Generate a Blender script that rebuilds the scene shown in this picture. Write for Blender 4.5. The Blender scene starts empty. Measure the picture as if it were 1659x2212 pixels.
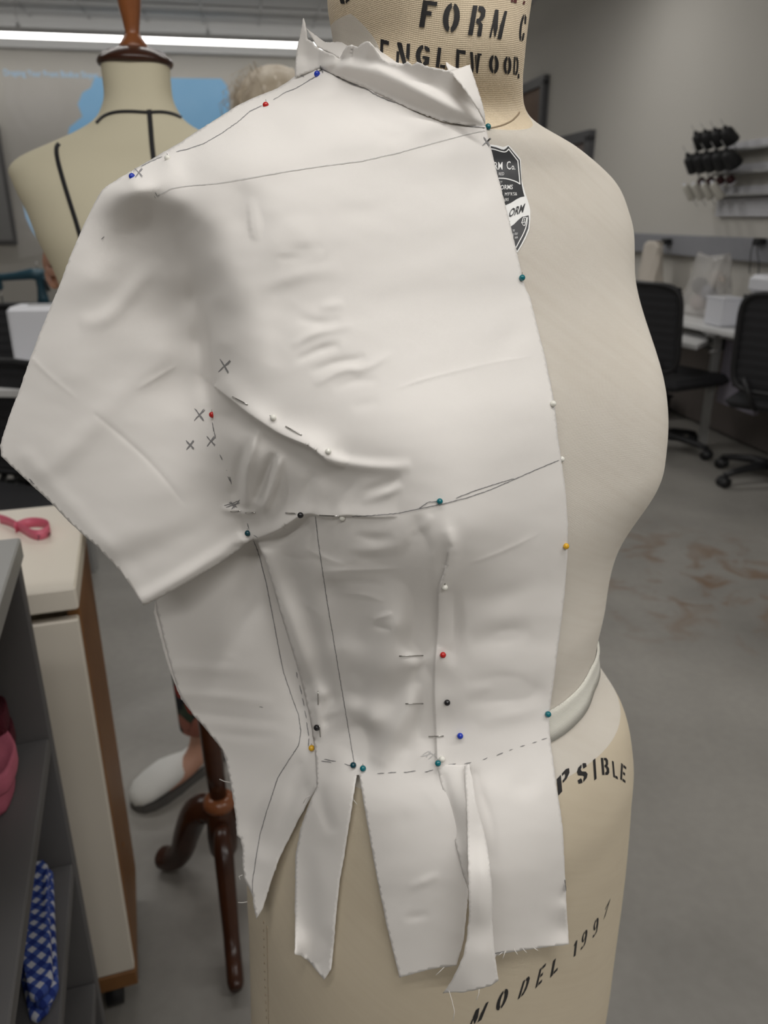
import bpy, bmesh, math, random
import numpy as np
from mathutils import Vector, Matrix
from mathutils.bvhtree import BVHTree
from mathutils.geometry import delaunay_2d_cdt
random.seed(7); rng=np.random.default_rng(7)
SC=bpy.context.scene; COL=SC.collection

# ------------------------------------------------------------------ camera, world, exposure
F=1662.0; CAMZ=1.32; PITCH=math.radians(21)
CAM=np.array([0,0,CAMZ])
FWD=np.array([0,math.cos(PITCH),-math.sin(PITCH)]); UPV=np.array([0,math.sin(PITCH),math.cos(PITCH)]); RGT=np.array([1.,0,0])
cd=bpy.data.cameras.new('camera'); cam=bpy.data.objects.new('camera',cd); COL.objects.link(cam)
cam.location=(0,0,CAMZ); cam.rotation_euler=(math.radians(90)-PITCH,0,0)
cd.sensor_fit='VERTICAL'; cd.sensor_height=36; cd.lens=36*F/2212; cd.clip_start=.02
cd.dof.use_dof=True; cd.dof.focus_distance=.40; cd.dof.aperture_fstop=11.3
SC.camera=cam
SC.view_settings.view_transform='Standard'; SC.view_settings.look='None'; SC.view_settings.gamma=1
SC.view_settings.exposure=-1.40; SC.view_settings.use_curve_mapping=False
w=bpy.data.worlds.new('world'); SC.world=w; w.use_nodes=True
w.node_tree.nodes['Background'].inputs[0].default_value=(.8,.85,1,1); w.node_tree.nodes['Background'].inputs[1].default_value=.3

# ------------------------------------------------------------------ pixel helpers (measuring the place from the photograph)
def ray(px,py): return FWD+RGT*(px-829.5)/F-UPV*(py-1106)/F
def atd(px,py,t): return Vector(CAM+t*ray(px,py))
def G(px,py,z):
    d=ray(px,py); return Vector(CAM+d*(z-CAMZ)/d[2])
HC=3.35; K=np.array([1.2575,10.7076,HC]); YA=math.radians(10)
D1=np.array([-math.sin(YA),math.cos(YA),0]); D2=np.array([math.cos(YA),math.sin(YA),0])
def onplane(px,py,n,off=0):
    d=ray(px,py); t=np.dot(K-CAM+off*n,n)/np.dot(d,n); return Vector(CAM+t*d)
def WR(px,py,off=0): return onplane(px,py,D2,-off)      # point on the right wall
def WB(px,py,off=0): return onplane(px,py,D1,-off)      # point on the back wall
def RP(al,out,z): return Vector(K+D1*al-D2*out+np.array([0,0,z-HC]))   # room coords: along right wall, out from it, height

# ------------------------------------------------------------------ materials
MATS={}
def mat(name,col,rough=.6,metal=0,bump=None,spec=.5,vary=None,emit=None,sheen=0,trans=0,alpha=1):
    if name in MATS: return MATS[name]
    m=bpy.data.materials.new(name); m.use_nodes=True; nt=m.node_tree; b=nt.nodes['Principled BSDF']
    b.inputs['Base Color'].default_value=(*col,1); b.inputs['Roughness'].default_value=rough; b.inputs['Metallic'].default_value=metal
    b.inputs['Specular IOR Level'].default_value=spec
    if sheen: b.inputs['Sheen Weight'].default_value=sheen
    if trans: b.inputs['Transmission Weight'].default_value=trans
    if alpha<1: b.inputs['Alpha'].default_value=alpha
    if emit: b.inputs['Emission Color'].default_value=(*emit[0],1); b.inputs['Emission Strength'].default_value=emit[1]
    tc=nt.nodes.new('ShaderNodeTexCoord')
    if vary:   # (scale, colour2, lo, hi)
        n=nt.nodes.new('ShaderNodeTexNoise'); n.inputs['Scale'].default_value=vary[0]; n.inputs['Detail'].default_value=6
        r=nt.nodes.new('ShaderNodeValToRGB'); r.color_ramp.elements[0].position=vary[2]; r.color_ramp.elements[1].position=vary[3]
        r.color_ramp.elements[0].color=(*vary[1],1); r.color_ramp.elements[1].color=(*col,1)
        nt.links.new(tc.outputs['Object'],n.inputs['Vector']); nt.links.new(n.outputs['Fac'],r.inputs['Fac']); nt.links.new(r.outputs['Color'],b.inputs['Base Color'])
    if bump:   # (scale, strength, distance)
        n=nt.nodes.new('ShaderNodeTexNoise'); n.inputs['Scale'].default_value=bump[0]; n.inputs['Detail'].default_value=4
        q=nt.nodes.new('ShaderNodeBump'); q.inputs['Strength'].default_value=bump[1]; q.inputs['Distance'].default_value=bump[2]
        nt.links.new(tc.outputs['Object'],n.inputs['Vector']); nt.links.new(n.outputs['Fac'],q.inputs['Height']); nt.links.new(q.outputs['Normal'],b.inputs['Normal'])
    MATS[name]=m; return m
def weave(name,col,col2,scale,rough=.9,slub=None,bumpd=.00025,bstr=.5,ang=0,vs=18,trl=0):
    """woven cloth: crossed thread waves, slubs and a slow tone change"""
    m=mat(name,col,rough,spec=.15,sheen=.15); nt=m.node_tree; b=nt.nodes['Principled BSDF']; L=nt.links
    tc=nt.nodes.new('ShaderNodeTexCoord'); mp=nt.nodes.new('ShaderNodeMapping'); mp.inputs['Rotation'].default_value=(math.radians(90),0,math.radians(-35)) 
    rot=nt.nodes.new('ShaderNodeMapping'); rot.inputs['Rotation'].default_value=(0,0,ang)
    L.new(tc.outputs['Object'],mp.inputs['Vector']); L.new(mp.outputs['Vector'],rot.inputs['Vector'])
    wv=[]
    for d in ('X','Y'):
        x=nt.nodes.new('ShaderNodeTexWave'); x.bands_direction=d; x.inputs['Scale'].default_value=scale; x.inputs['Distortion'].default_value=1.5; x.inputs['Detail'].default_value=2; x.inputs['Detail Scale'].default_value=.6
        L.new(rot.outputs['Vector'],x.inputs['Vector']); wv.append(x)
    add=nt.nodes.new('ShaderNodeMath'); add.operation='ADD'; L.new(wv[0].outputs['Fac'],add.inputs[0]); L.new(wv[1].outputs['Fac'],add.inputs[1])
    st=nt.nodes.new('ShaderNodeMapping'); st.inputs['Scale'].default_value=(14,260,14); L.new(mp.outputs['Vector'],st.inputs['Vector'])
    ns=nt.nodes.new('ShaderNodeTexNoise'); ns.inputs['Scale'].default_value=1; ns.inputs['Detail'].default_value=3; L.new(st.outputs['Vector'],ns.inputs['Vector'])
    n2=nt.nodes.new('ShaderNodeTexNoise'); n2.inputs['Scale'].default_value=vs; n2.inputs['Detail'].default_value=5; L.new(tc.outputs['Object'],n2.inputs['Vector'])
    mx=nt.nodes.new('ShaderNodeMix'); mx.data_type='RGBA'; mx.inputs['A'].default_value=(*col2,1); mx.inputs['B'].default_value=(*col,1)
    s1=nt.nodes.new('ShaderNodeMath'); s1.operation='MULTIPLY_ADD'; s1.inputs[1].default_value=.30; L.new(add.outputs[0],s1.inputs[0])
    s2=nt.nodes.new('ShaderNodeMath'); s2.operation='MULTIPLY_ADD'; s2.inputs[1].default_value=.5 if slub else .2; L.new(ns.outputs['Fac'],s2.inputs[0]); 
    s3=nt.nodes.new('ShaderNodeMath'); s3.operation='MULTIPLY'; s3.inputs[1].default_value=.6; L.new(n2.outputs['Fac'],s3.inputs[0])
    L.new(s3.outputs[0],s2.inputs[2]); L.new(s2.outputs[0],s1.inputs[2]); L.new(s1.outputs[0],mx.inputs['Factor']); L.new(mx.outputs['Result'],b.inputs['Base Color'])
    q=nt.nodes.new('ShaderNodeBump'); q.inputs['Strength'].default_value=bstr; q.inputs['Distance'].default_value=bumpd
    ad2=nt.nodes.new('ShaderNodeMath'); ad2.operation='MULTIPLY_ADD'; ad2.inputs[1].default_value=1.5 if slub else .8; L.new(ns.outputs['Fac'],ad2.inputs[0]); L.new(add.outputs[0],ad2.inputs[2])
    L.new(ad2.outputs[0],q.inputs['Height']); L.new(q.outputs['Normal'],b.inputs['Normal'])
    return m
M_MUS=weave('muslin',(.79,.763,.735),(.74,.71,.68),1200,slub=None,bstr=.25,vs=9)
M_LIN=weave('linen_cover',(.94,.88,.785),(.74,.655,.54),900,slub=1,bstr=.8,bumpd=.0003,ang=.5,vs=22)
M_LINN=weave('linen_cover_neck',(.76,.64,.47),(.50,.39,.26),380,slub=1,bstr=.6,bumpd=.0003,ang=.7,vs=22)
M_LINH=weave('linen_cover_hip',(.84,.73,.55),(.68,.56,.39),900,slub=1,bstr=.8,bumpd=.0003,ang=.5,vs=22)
M_JER=mat('cream_jersey',(.66,.61,.46),.9,spec=.1,bump=(900,.2,.0003))
M_INK=mat('stencil_ink',(.012,.011,.012),.6,bump=(900,.3,.0002))
M_PEN=mat('pencil_graphite',(.22,.215,.22),.6)
M_PENL=mat('pencil_faint',(.54,.53,.52),.7)
M_STEEL=mat('pin_steel',(.55,.54,.52),.25,1)
M_TAPE=weave('twill_tape',(.74,.73,.66),(.62,.60,.53),500,bstr=.6,vs=60)
M_BLK=mat('black_plastic',(.012,.012,.014),.45)
M_MESHB=mat('black_mesh_fabric',(.018,.018,.021),.8)
M_WOODD=mat('mahogany_wood',(.075,.026,.012),.25,vary=(9,(.032,.010,.005),.35,.7))
M_WOODN=mat('neck_cap_wood',(.33,.115,.035),.3,vary=(14,(.17,.05,.015),.3,.7))
M_WOODL=mat('pine_edge_wood',(.30,.14,.045),.5,vary=(7,(.20,.085,.025),.3,.7))
M_CRM=mat('cream_laminate',(.86,.80,.71),.45,vary=(2.5,(.82,.76,.66),.3,.7))
M_GRYL=mat('grey_laminate',(.36,.36,.355),.5)
M_GRYD=mat('dark_grey_laminate',(.14,.137,.14),.6)
M_WHT=mat('white_laminate',(.78,.78,.78),.4)
M_WPL=mat('white_plastic',(.78,.79,.84),.35)

# ------------------------------------------------------------------ object helpers
def link(o,parent=None):
    COL.objects.link(o)
    if parent is not None: o.parent=parent
    return o
def mobj(name,verts,faces,m,parent=None,smooth=False,mod=None):
    me=bpy.data.meshes.new(name); me.from_pydata([tuple(v) for v in verts],[],[tuple(f) for f in faces]); me.validate(); me.update()
    if m is not None: me.materials.append(m)
    if smooth: me.polygons.foreach_set('use_smooth',[True]*len(me.polygons))
    return link(bpy.data.objects.new(name,me),parent)
def tag(o,label=None,cat=None,group=None,kind=None):
    if label: o['label']=label
    if cat: o['category']=cat
    if group: o['group']=group
    if kind: o['kind']=kind
    return o
def empty(name,loc,rz=0,**k):
    o=bpy.data.objects.new(name,None); o.location=loc; o.rotation_euler=(0,0,rz); o.empty_display_size=.05; COL.objects.link(o); return tag(o,**k)
class MB:
    """collects shapes into one mesh"""
    def __init__(s): s.v=[]; s.f=[]; s.sm=[]
    def add(s,v,f,sm=False):
        n=len(s.v); s.v+= [tuple(x) for x in v]; s.f+=[tuple(i+n for i in q) for q in f]; s.sm+=[sm]*len(f); return s
    def box(s,c,d,rz=0,M=None,bev=0):
        c=Vector(c); hx,hy,hz=[q/2 for q in d]
        if bev:
            b=bev; pts=[]; prof=[(-hz,b),(-hz+b,0),(hz-b,0),(hz,b)]
            for z,i in prof:
                a=hx-i; e=hy-i
                c0=b if i==0 else b*.3
                for sx,sy in ((1,1),(-1,1),(-1,-1),(1,-1)):
                    p=[(sx*a,sy*(e-c0)),(sx*(a-c0),sy*e)]
                    if sx*sy<0: p=p[::-1]
                    pts+=[(x,y,z) for x,y in p]
            v=[Vector(p) for p in pts]; f=[]
            for k in range(3):
                for j in range(8): f.append((k*8+j,k*8+(j+1)%8,(k+1)*8+(j+1)%8,(k+1)*8+j))
            f.append(tuple(range(7,-1,-1))); f.append(tuple(range(24,32)))
        else:
            v=[Vector((x*hx,y*hy,z*hz)) for z in (-1,1) for x,y in ((-1,-1),(1,-1),(1,1),(-1,1))]
            f=[(3,2,1,0),(4,5,6,7),(0,1,5,4),(1,2,6,5),(2,3,7,6),(3,0,4,7)]
        R=Matrix.Rotation(rz,3,'Z') if M is None else M
        return s.add([R@p+c for p in v],f)
    def tube(s,pts,r,n=10,cap=True):
        pts=[Vector(p) for p in pts]; rs=r if isinstance(r,(list,tuple)) else [r]*len(pts)
        v=[];f=[]; prev=None
        for i,p in enumerate(pts):
            t=(pts[min(i+1,len(pts)-1)]-pts[max(i-1,0)]).normalized()
            if prev is None: a=t.orthogonal().normalized()
            else: a=(prev-t*prev.dot(t)).normalized()
            prev=a; b=t.cross(a)
            for k in range(n):
                q=2*math.pi*k/n; v.append(p+(a*math.cos(q)+b*math.sin(q))*rs[i])
        for i in range(len(pts)-1):
            for k in range(n): f.append((i*n+k,i*n+(k+1)%n,(i+1)*n+(k+1)%n,(i+1)*n+k))
        if cap: f.append(tuple(range(n-1,-1,-1))); f.append(tuple(range((len(pts)-1)*n,len(pts)*n)))
        return s.add(v,f,True)
    def lathe(s,prof,c=(0,0,0),n=24,M=None,cap=True):
        v=[];f=[];c=Vector(c)
        for r,z in prof:
            for k in range(n):
                q=2*math.pi*k/n; p=Vector((r*math.cos(q),r*math.sin(q),z)); v.append((M@p if M else p)+c)
        for i in range(len(prof)-1):
            for k in range(n): f.append((i*n+k,i*n+(k+1)%n,(i+1)*n+(k+1)%n,(i+1)*n+k))
        if cap: f.append(tuple(range(n-1,-1,-1))); f.append(tuple(range((len(prof)-1)*n,len(prof)*n)))
        return s.add(v,f,True)
    def ball(s,c,r,n=12,sc=(1,1,1)):
        prof=[(max(1e-5,math.sin(math.pi*i/n)),-math.cos(math.pi*i/n)) for i in range(n+1)]
        v=[];f=[];N=n*2;c=Vector(c)
        for a,z in prof:
            for k in range(N):
                q=2*math.pi*k/N; v.append(Vector((a*math.cos(q)*r*sc[0],a*math.sin(q)*r*sc[1],z*r*sc[2]))+c)
        for i in range(n):
            for k in range(N): f.append((i*N+k,i*N+(k+1)%N,(i+1)*N+(k+1)%N,(i+1)*N+k))
        return s.add(v,f,True)
    def prism(s,poly,z0,z1):
        n=len(poly); v=[(x,y,z0) for x,y in poly]+[(x,y,z1) for x,y in poly]
        f=[tuple(range(n-1,-1,-1)),tuple(range(n,2*n))]+[(i,(i+1)%n,n+(i+1)%n,n+i) for i in range(n)]
        return s.add(v,f)
    def build(s,name,m,parent=None,loc=None,bevel=0):
        me=bpy.data.meshes.new(name)
        me.from_pydata(s.v,[],s.f); me.polygons.foreach_set('use_smooth',s.sm); me.materials.append(m); me.update()
        bm=bmesh.new(); bm.from_mesh(me); bmesh.ops.recalc_face_normals(bm,faces=bm.faces); bm.to_mesh(me); bm.free()
        o=link(bpy.data.objects.new(name,me),parent)
        if loc is not None: o.location=loc
        if bevel:
            b=o.modifiers.new('bevel','BEVEL'); b.width=bevel; b.segments=2; b.limit_method='ANGLE'
        return o
def copy_tree(o,parent=None):
    c=o.copy(); COL.objects.link(c)
    if parent is not None: c.parent=parent
    for ch in list(o.children): copy_tree(ch,c)
    return c

# ------------------------------------------------------------------ room lighting: linear pendants
M_LED=mat('led_diffuser',(.9,.9,.9),.5,emit=((1,.98,.94),13))
M_LEDB=mat('lamp_housing',(.8,.8,.8),.5)
def pendant(c,length,label,energy,z=3.08,w=.075):
    r=empty('linear_pendant_light',c,YA,label=label,cat='ceiling light',group='linear pendant lights')
    h=MB().box((0,0,.045),(length,w,.05)); h.build('housing',M_LEDB,r)
    MB().box((0,0,.0),(length-.02,w-.01,.035)).build('diffuser',M_LED,r)
    for k,x in enumerate(([-length*.27,length*.27] if length<6 else [-2.6,-.93,1.0,2.6])):
        MB().tube([(x,0,.07),(x,0,HC-z)],.004,6).build('suspension_rod',M_LEDB,r)
        MB().lathe([(.012,.06),(.018,.075),(.018,.1),(.006,.12)],(x,0,0),10).build('rod_clip',M_LEDB,r)
    ld=bpy.data.lights.new('lamp_tube','AREA'); ld.shape='RECTANGLE'; ld.size=length; ld.size_y=w; ld.energy=energy; ld.color=(1,.975,.94)
    lo=bpy.data.objects.new('lamp_tube',ld); lo.location=(0,0,-.03); link(lo,r)
    return r
LE=WB(640,117,.5)
PB=Vector(RP(-3.6,0,3.08)); 
def roomxy(al,out,z): return RP(al,out,z)
pendant(roomxy(-.55,4.3,3.08),7.6,'long lit linear pendant hung along the wall with the projected picture',30)
pendant(roomxy(-4.6,2.6,3.08),4.0,'linear pendant over the middle of the sewing room',85)
pendant(roomxy(-7.6,3.4,3.08),4.0,'linear pendant beyond the two dress forms',60)
pendant(roomxy(-10.36,2.2,2.42),3.2,'added low light bar, out of view above the large dress form',43,z=2.42)  # added light, hung lower than the others for steep top light on the form
pendant(roomxy(-12.2,3.2,3.08),4.0,'unseen fill light bar added above and behind the photographer',125)  # added fill light, out of view, lifts the shaded front of the cloth
# ------------------------------------------------------------------ the room
def quadwall(name,a,b,z0,z1,th,m,side):
    """wall from a to b (xy), thickness th on outer side"""
    a=Vector((a[0],a[1]));b=Vector((b[0],b[1])); d=(b-a).normalized(); n=Vector((d.y,-d.x))*side*th
    P=[a,b,b+n,a+n]
    mb=MB().prism([(p.x,p.y) for p in P],z0,z1)
    return tag(mb.build(name,m),kind='structure')
M_WALL=mat('painted_wall',(.56,.54,.50),.85,bump=(300,.15,.0006))
M_CEIL=mat('ceiling_tile',(.62,.62,.62),.9,bump=(500,.4,.001))
M_GRID=mat('ceiling_grid',(.5,.5,.5),.6)
M_SOF=mat('soffit_paint',(.78,.78,.78),.85)
R00=RP(0,0,0);R10=RP(-14.5,0,0);R11=RP(-14.5,8.6,0);R01=RP(0,8.6,0)
quadwall('wall_right',R10,R00,0,HC,.12,M_WALL,1)
quadwall('wall_back',R00,R01,0,HC,.12,M_WALL,1)
quadwall('wall_left',R01,R11,0,HC,.12,M_WALL,1)
quadwall('wall_front',R11,R10,0,HC,.12,M_WALL,1)
tag(MB().prism([(p.x,p.y) for p in (R10,R00,R01,R11)],HC,HC+.1).build('ceiling',M_CEIL),kind='structure')
# concrete floor, polished, blotched, with rusty stains
mf=mat('polished_concrete',(.30,.29,.275),.42); nt=mf.node_tree; b=nt.nodes['Principled BSDF']; L=nt.links
tc=nt.nodes.new('ShaderNodeTexCoord')
def noise(s,det=6,dist=0):
    n=nt.nodes.new('ShaderNodeTexNoise'); n.inputs['Scale'].default_value=s; n.inputs['Detail'].default_value=det; n.inputs['Distortion'].default_value=dist
    L.new(tc.outputs['Object'],n.inputs['Vector']); return n
def ramp(src,e):
    r=nt.nodes.new('ShaderNodeValToRGB'); r.color_ramp.elements[0].position=e[0][0]; r.color_ramp.elements[0].color=(*e[0][1],1)
    r.color_ramp.elements[1].position=e[1][0]; r.color_ramp.elements[1].color=(*e[1][1],1)
    for p,c in e[2:]:
        q=r.color_ramp.elements.new(p); q.color=(*c,1)
    L.new(src,r.inputs['Fac']); return r
def mixc(fac,A,B,mode='MIX'):
    m=nt.nodes.new('ShaderNodeMix'); m.data_type='RGBA'; m.blend_type=mode
    if isinstance(fac,float): m.inputs['Factor'].default_value=fac
    else: L.new(fac,m.inputs['Factor'])
    for k,x in (('A',A),('B',B)):
        if isinstance(x,tuple): m.inputs[k].default_value=(*x,1)
        else: L.new(x,m.inputs[k])
    return m.outputs['Result']
base=ramp(noise(1.6,8,.4).outputs['Fac'],[(.3,(.235,.225,.208)),(.7,(.36,.345,.318))])
fine=ramp(noise(40,3).outputs['Fac'],[(.35,(.95,.95,.95)),(.7,(1.02,1.02,1.02))])
c1=mixc(1.0,base.outputs['Color'],fine.outputs['Color'],'MULTIPLY')
# stain patches located in the aisle on the right
gp=nt.nodes.new('ShaderNodeVectorMath'); gp.operation='DISTANCE'; SP=G(1520,1250,0); gp.inputs[1].default_value=SP; L.new(tc.outputs['Object'],gp.inputs[0])
rad=ramp(gp.outputs['Value'],[(.15,(1,1,1)),(.75,(0,0,0))])
st=ramp(noise(7,6,.8).outputs['Fac'],[(.5,(0,0,0)),(.66,(1,1,1))])
mm=nt.nodes.new('ShaderNodeMath'); mm.operation='MULTIPLY'; L.new(rad.outputs['Color'],mm.inputs[0]); L.new(st.outputs['Color'],mm.inputs[1])
m2=nt.nodes.new('ShaderNodeMath'); m2.operation='MULTIPLY'; m2.inputs[1].default_value=.75; L.new(mm.outputs[0],m2.inputs[0])
c2=mixc(m2.outputs[0],c1,(.20,.115,.06))
L.new(c2,b.inputs['Base Color'])
rr=ramp(noise(5).outputs['Fac'],[(.3,(.35,.35,.35)),(.7,(.55,.55,.55))]); L.new(rr.outputs['Color'],b.inputs['Roughness'])
tag(MB().prism([(p.x,p.y) for p in (R10,R00,R01,R11)],-.1,0).build('floor',mf),kind='structure')
# ceiling grid bars
g=MB()
for i in range(0,24):
    al=-i*.61-.3; a=RP(al,0,HC-.006); b_=RP(al,8.6,HC-.006); g.box((a+b_)/2,(8.6,.028,.014),YA)
for i in range(0,14):
    out=.3+i*.61; a=RP(0,out,HC-.005); b_=RP(-14.5,out,HC-.005); g.box((a+b_)/2,(.028,14.5,.014),YA)
tag(g.build('trim_1',M_GRID),kind='structure')
# dropped bright soffit along the back wall, above the pendant
s=MB(); 
c=(RP(-.06,4.3,0)); s.box((c.x,c.y,3.2),(8.6,.12,.3),YA); tag(s.build('trim_2',M_SOF),kind='structure')
for nm,a,b_ in (('baseboard_right',R10,R00),('baseboard_back',R00,R01)):
    d=(b_-a).normalized(); n=Vector((-d.y,d.x,0))*.008
    mid=(a+b_)/2+n; tag(MB().box((mid.x,mid.y,.05),((b_-a).length-.03,.016,.1),math.atan2(d.y,d.x)).build(nm,M_GRYD),kind='structure')
# doors in the right wall
M_FRM=mat('dark_grey_steel_frame',(.085,.085,.092),.5); M_DOORW=mat('brown_door_veneer',(.16,.085,.045),.5,vary=(4,(.11,.055,.03),.3,.7))
M_PANEL=mat('taupe_board',(.20,.165,.155),.7)
def walldoor(name,al0,al1,z1,mleaf,z0=0,fw_=.09):
    fr=MB(); Lm=abs(al1-al0); mid=(al0+al1)/2
    for al in (al0,al1):
        p=RP(al,.03,(z0+z1)/2); fr.box(p,(.06,fw_,z1-z0),YA)
    p=RP(mid,.03,z1); fr.box(p,(.06,Lm+fw_,fw_),YA)
    o=tag(fr.build(name,M_FRM),kind='structure')
    p=RP(mid,.015,(z0+z1)/2-.02); MB().box(p,(.03,Lm-fw_,z1-z0-.05),YA).build('door_leaf',mleaf,o)
    return o
dr=walldoor('door_1',-2.1,-1.15,2.58,M_DOORW)
p=RP(-2.0,.06,1.0); MB().tube([p,p+Vector(-D2*.05),p+Vector(-D2*.05+D1*.12)],.009,8).build('door_handle',M_STEEL,dr)
dr=walldoor('door_2',-3.3,-2.4,1.98,M_PANEL)
p=RP(-3.2,.06,1.0); MB().tube([p,p+Vector(-D2*.05),p+Vector(-D2*.05+D1*.12)],.009,8).build('door_handle',M_STEEL,dr)

# projected slide on the back wall (light thrown by the projector)
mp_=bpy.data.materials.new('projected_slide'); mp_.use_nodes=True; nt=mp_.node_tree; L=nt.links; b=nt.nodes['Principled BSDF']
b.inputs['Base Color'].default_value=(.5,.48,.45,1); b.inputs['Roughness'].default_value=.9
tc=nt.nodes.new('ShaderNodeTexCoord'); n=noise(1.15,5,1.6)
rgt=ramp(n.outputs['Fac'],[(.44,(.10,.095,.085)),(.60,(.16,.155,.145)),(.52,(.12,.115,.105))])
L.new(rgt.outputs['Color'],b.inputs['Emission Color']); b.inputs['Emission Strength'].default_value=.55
def wallpoly(pts,off,name,m,parent,th=.002):
    v=[WB(x,y,off) for x,y in pts]; v2=[WB(x,y,off+th) for x,y in pts]; n=len(v)
    return mobj(name,v+v2,[tuple(range(n)),tuple(range(2*n-1,n-1,-1))]+[(i,(i+1)%n,n+(i+1)%n,n+i) for i in range(n)],m,parent)
scr=empty('projected_slide',WB(250,380,.01),label='slide projected on the back wall, blue areas around a grey drawing',cat='projection')
def bk(o):
    o.matrix_parent_inverse=o.parent.matrix_world.inverted() if False else Matrix.Translation(o.parent.location).inverted(); return o
bk(wallpoly([(8,150),(498,168),(505,470),(40,560),(8,150)][:4],.0005,'slide_field',mp_,scr))
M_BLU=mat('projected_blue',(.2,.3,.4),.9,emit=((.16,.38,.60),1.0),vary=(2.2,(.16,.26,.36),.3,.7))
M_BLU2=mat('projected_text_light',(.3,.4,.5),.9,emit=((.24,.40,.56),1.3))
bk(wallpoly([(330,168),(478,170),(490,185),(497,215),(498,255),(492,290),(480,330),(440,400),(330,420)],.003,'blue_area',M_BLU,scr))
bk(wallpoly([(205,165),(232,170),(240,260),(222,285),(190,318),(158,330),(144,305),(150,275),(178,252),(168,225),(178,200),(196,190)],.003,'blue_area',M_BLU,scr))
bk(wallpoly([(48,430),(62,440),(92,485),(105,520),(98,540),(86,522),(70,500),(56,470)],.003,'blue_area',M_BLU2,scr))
def walltext(txt,px,py,size,m,parent,off,ax=1.0,name='slide_title'):
    cu=bpy.data.curves.new(name,'FONT'); cu.body=txt; cu.size=size; cu.extrude=.001
    o=bpy.data.objects.new('tmp',cu); COL.objects.link(o); dg=bpy.context.evaluated_depsgraph_get(); me=bpy.data.meshes.new_from_object(o.evaluated_get(dg)); bpy.data.objects.remove(o)
    me.materials.clear(); me.materials.append(m); me.name=name
    t=link(bpy.data.objects.new(name,me),parent)
    X=Vector(D2)*ax; Zv=Vector((0,0,1)); Y=Vector(-D1); Mx=Matrix((X,Zv,Y)).transposed().to_4x4(); Mx.translation=WB(px,py,off)
    t.matrix_parent_inverse=Matrix.Translation(parent.location).inverted(); t.matrix_basis=Mx
    return t
walltext('Draping Your Front Bodice Sloper',8,163,.088,M_BLU2,scr,.006,ax=.82)
# dark framed board edge at far left
o=empty('wall_display',WB(-60,400,.03),YA,label='dark framed display on the back wall at the left edge, mostly cut off',cat='display')
MB().box((0,0,0),(.78,.05,1.3),bev=.012).build('bezel',M_GRYD,o); MB().box((0,-.02,0),(.7,.03,1.2)).build('panel',mat('display_panel',(.3,.3,.3),.3),o)
# NOTE display sits mostly outside the frame

# ------------------------------------------------------------------ raceway, plugs and thread racks on the right wall
M_RACE=mat('grey_raceway',(.27,.275,.30),.5)
zt=1.20; zb=1.065
rw=tag(MB().box(RP(-7.4,.034,(zt+zb)/2),(.06,7.0,zt-zb),YA,bev=.006).build('cable_raceway',M_RACE),label='long grey cable raceway running along the right wall above the sewing desks',cat='raceway')
def plug(px,py,label,pts_list):
    p=WR(px,py,.09); o=empty('power_plug',p,YA,label=label,cat='plug',group='plugs in the wall raceway')
    MB().box((0,0,0),(.05,.07,.035),bev=.006).build('plug_body',M_BLK,o)
    MB().box((.0,.03,-.012),(.035,.035,.025),bev=.004).build('plug_body',M_BLK,o)
    for pts in pts_list:
        P=[WR(*q) for q in pts]; c=MB(); 
        sm=[]
        for i in range(len(P)-1):
            for t in (0,.33,.66): sm.append(P[i].lerp(P[i+1],t))
        sm.append(P[-1]); c.tube(sm,.0035,6)
        q=c.build('power_cord',M_BLK,o); q.matrix_parent_inverse=(Matrix.Translation(p)@Matrix.Rotation(YA,4,'Z')).inverted()
plug(1440,521,'black plug with two thin cords in the raceway near the dress form',[[(1436,522,.1),(1427,530,.12),(1425,560,.12),(1428,600,.1),(1432,640,.1)],[(1434,521,.1),(1418,526,.13),(1409,560,.15),(1405,600,.15)]])
plug(1641,521,'black plug with grey cords above the white sewing machine',[[(1640,524,.1),(1628,524,.12),(1622,545,.12),(1619,590,.1)],[(1636,526,.1),(1636,545,.12),(1640,570,.12),(1638,596,.12)]])
# thread rack: slatted white board with peg rails, and spools
M_PEG=mat('white_pegboard',(.62,.62,.65),.5)
rk=empty('thread_rack',WR(1640,440,.0),YA,label='white wall-mounted thread rack with peg rails on the right wall',cat='thread rack')
al_c=-6.35; 
def rk_(o): o.matrix_parent_inverse=(Matrix.Translation(rk.location)@Matrix.Rotation(YA,4,'Z')).inverted(); return o
rk_(MB().box(RP(al_c,.015,1.375),(.03,1.9,.11),YA).build('board',M_PEG,rk))
m_=MB()
for k in range(5): m_.box(RP(al_c,.033,1.33+k*.022),(.006,1.9,.010),YA)
rk_(m_.build('slat',M_PEG,rk))
for z in (1.445,1.57,1.70):
    rk_(MB().box(RP(al_c,.05,z),(.10,1.9,.012),YA).build('rail',M_GRYL,rk))
    rk_(MB().box(RP(al_c,.01,z+.03),(.02,1.9,.045),YA).build('rail_back',M_PEG,rk))
M_THB=mat('black_thread',(.008,.008,.01),.6,bump=(600,.5,.001)); M_THR=mat('maroon_thread',(.05,.01,.012),.6,bump=(600,.5,.001)); M_THW=mat('ecru_thread',(.60,.58,.52),.7,bump=(600,.5,.001))
tilt=math.radians(40)
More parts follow.
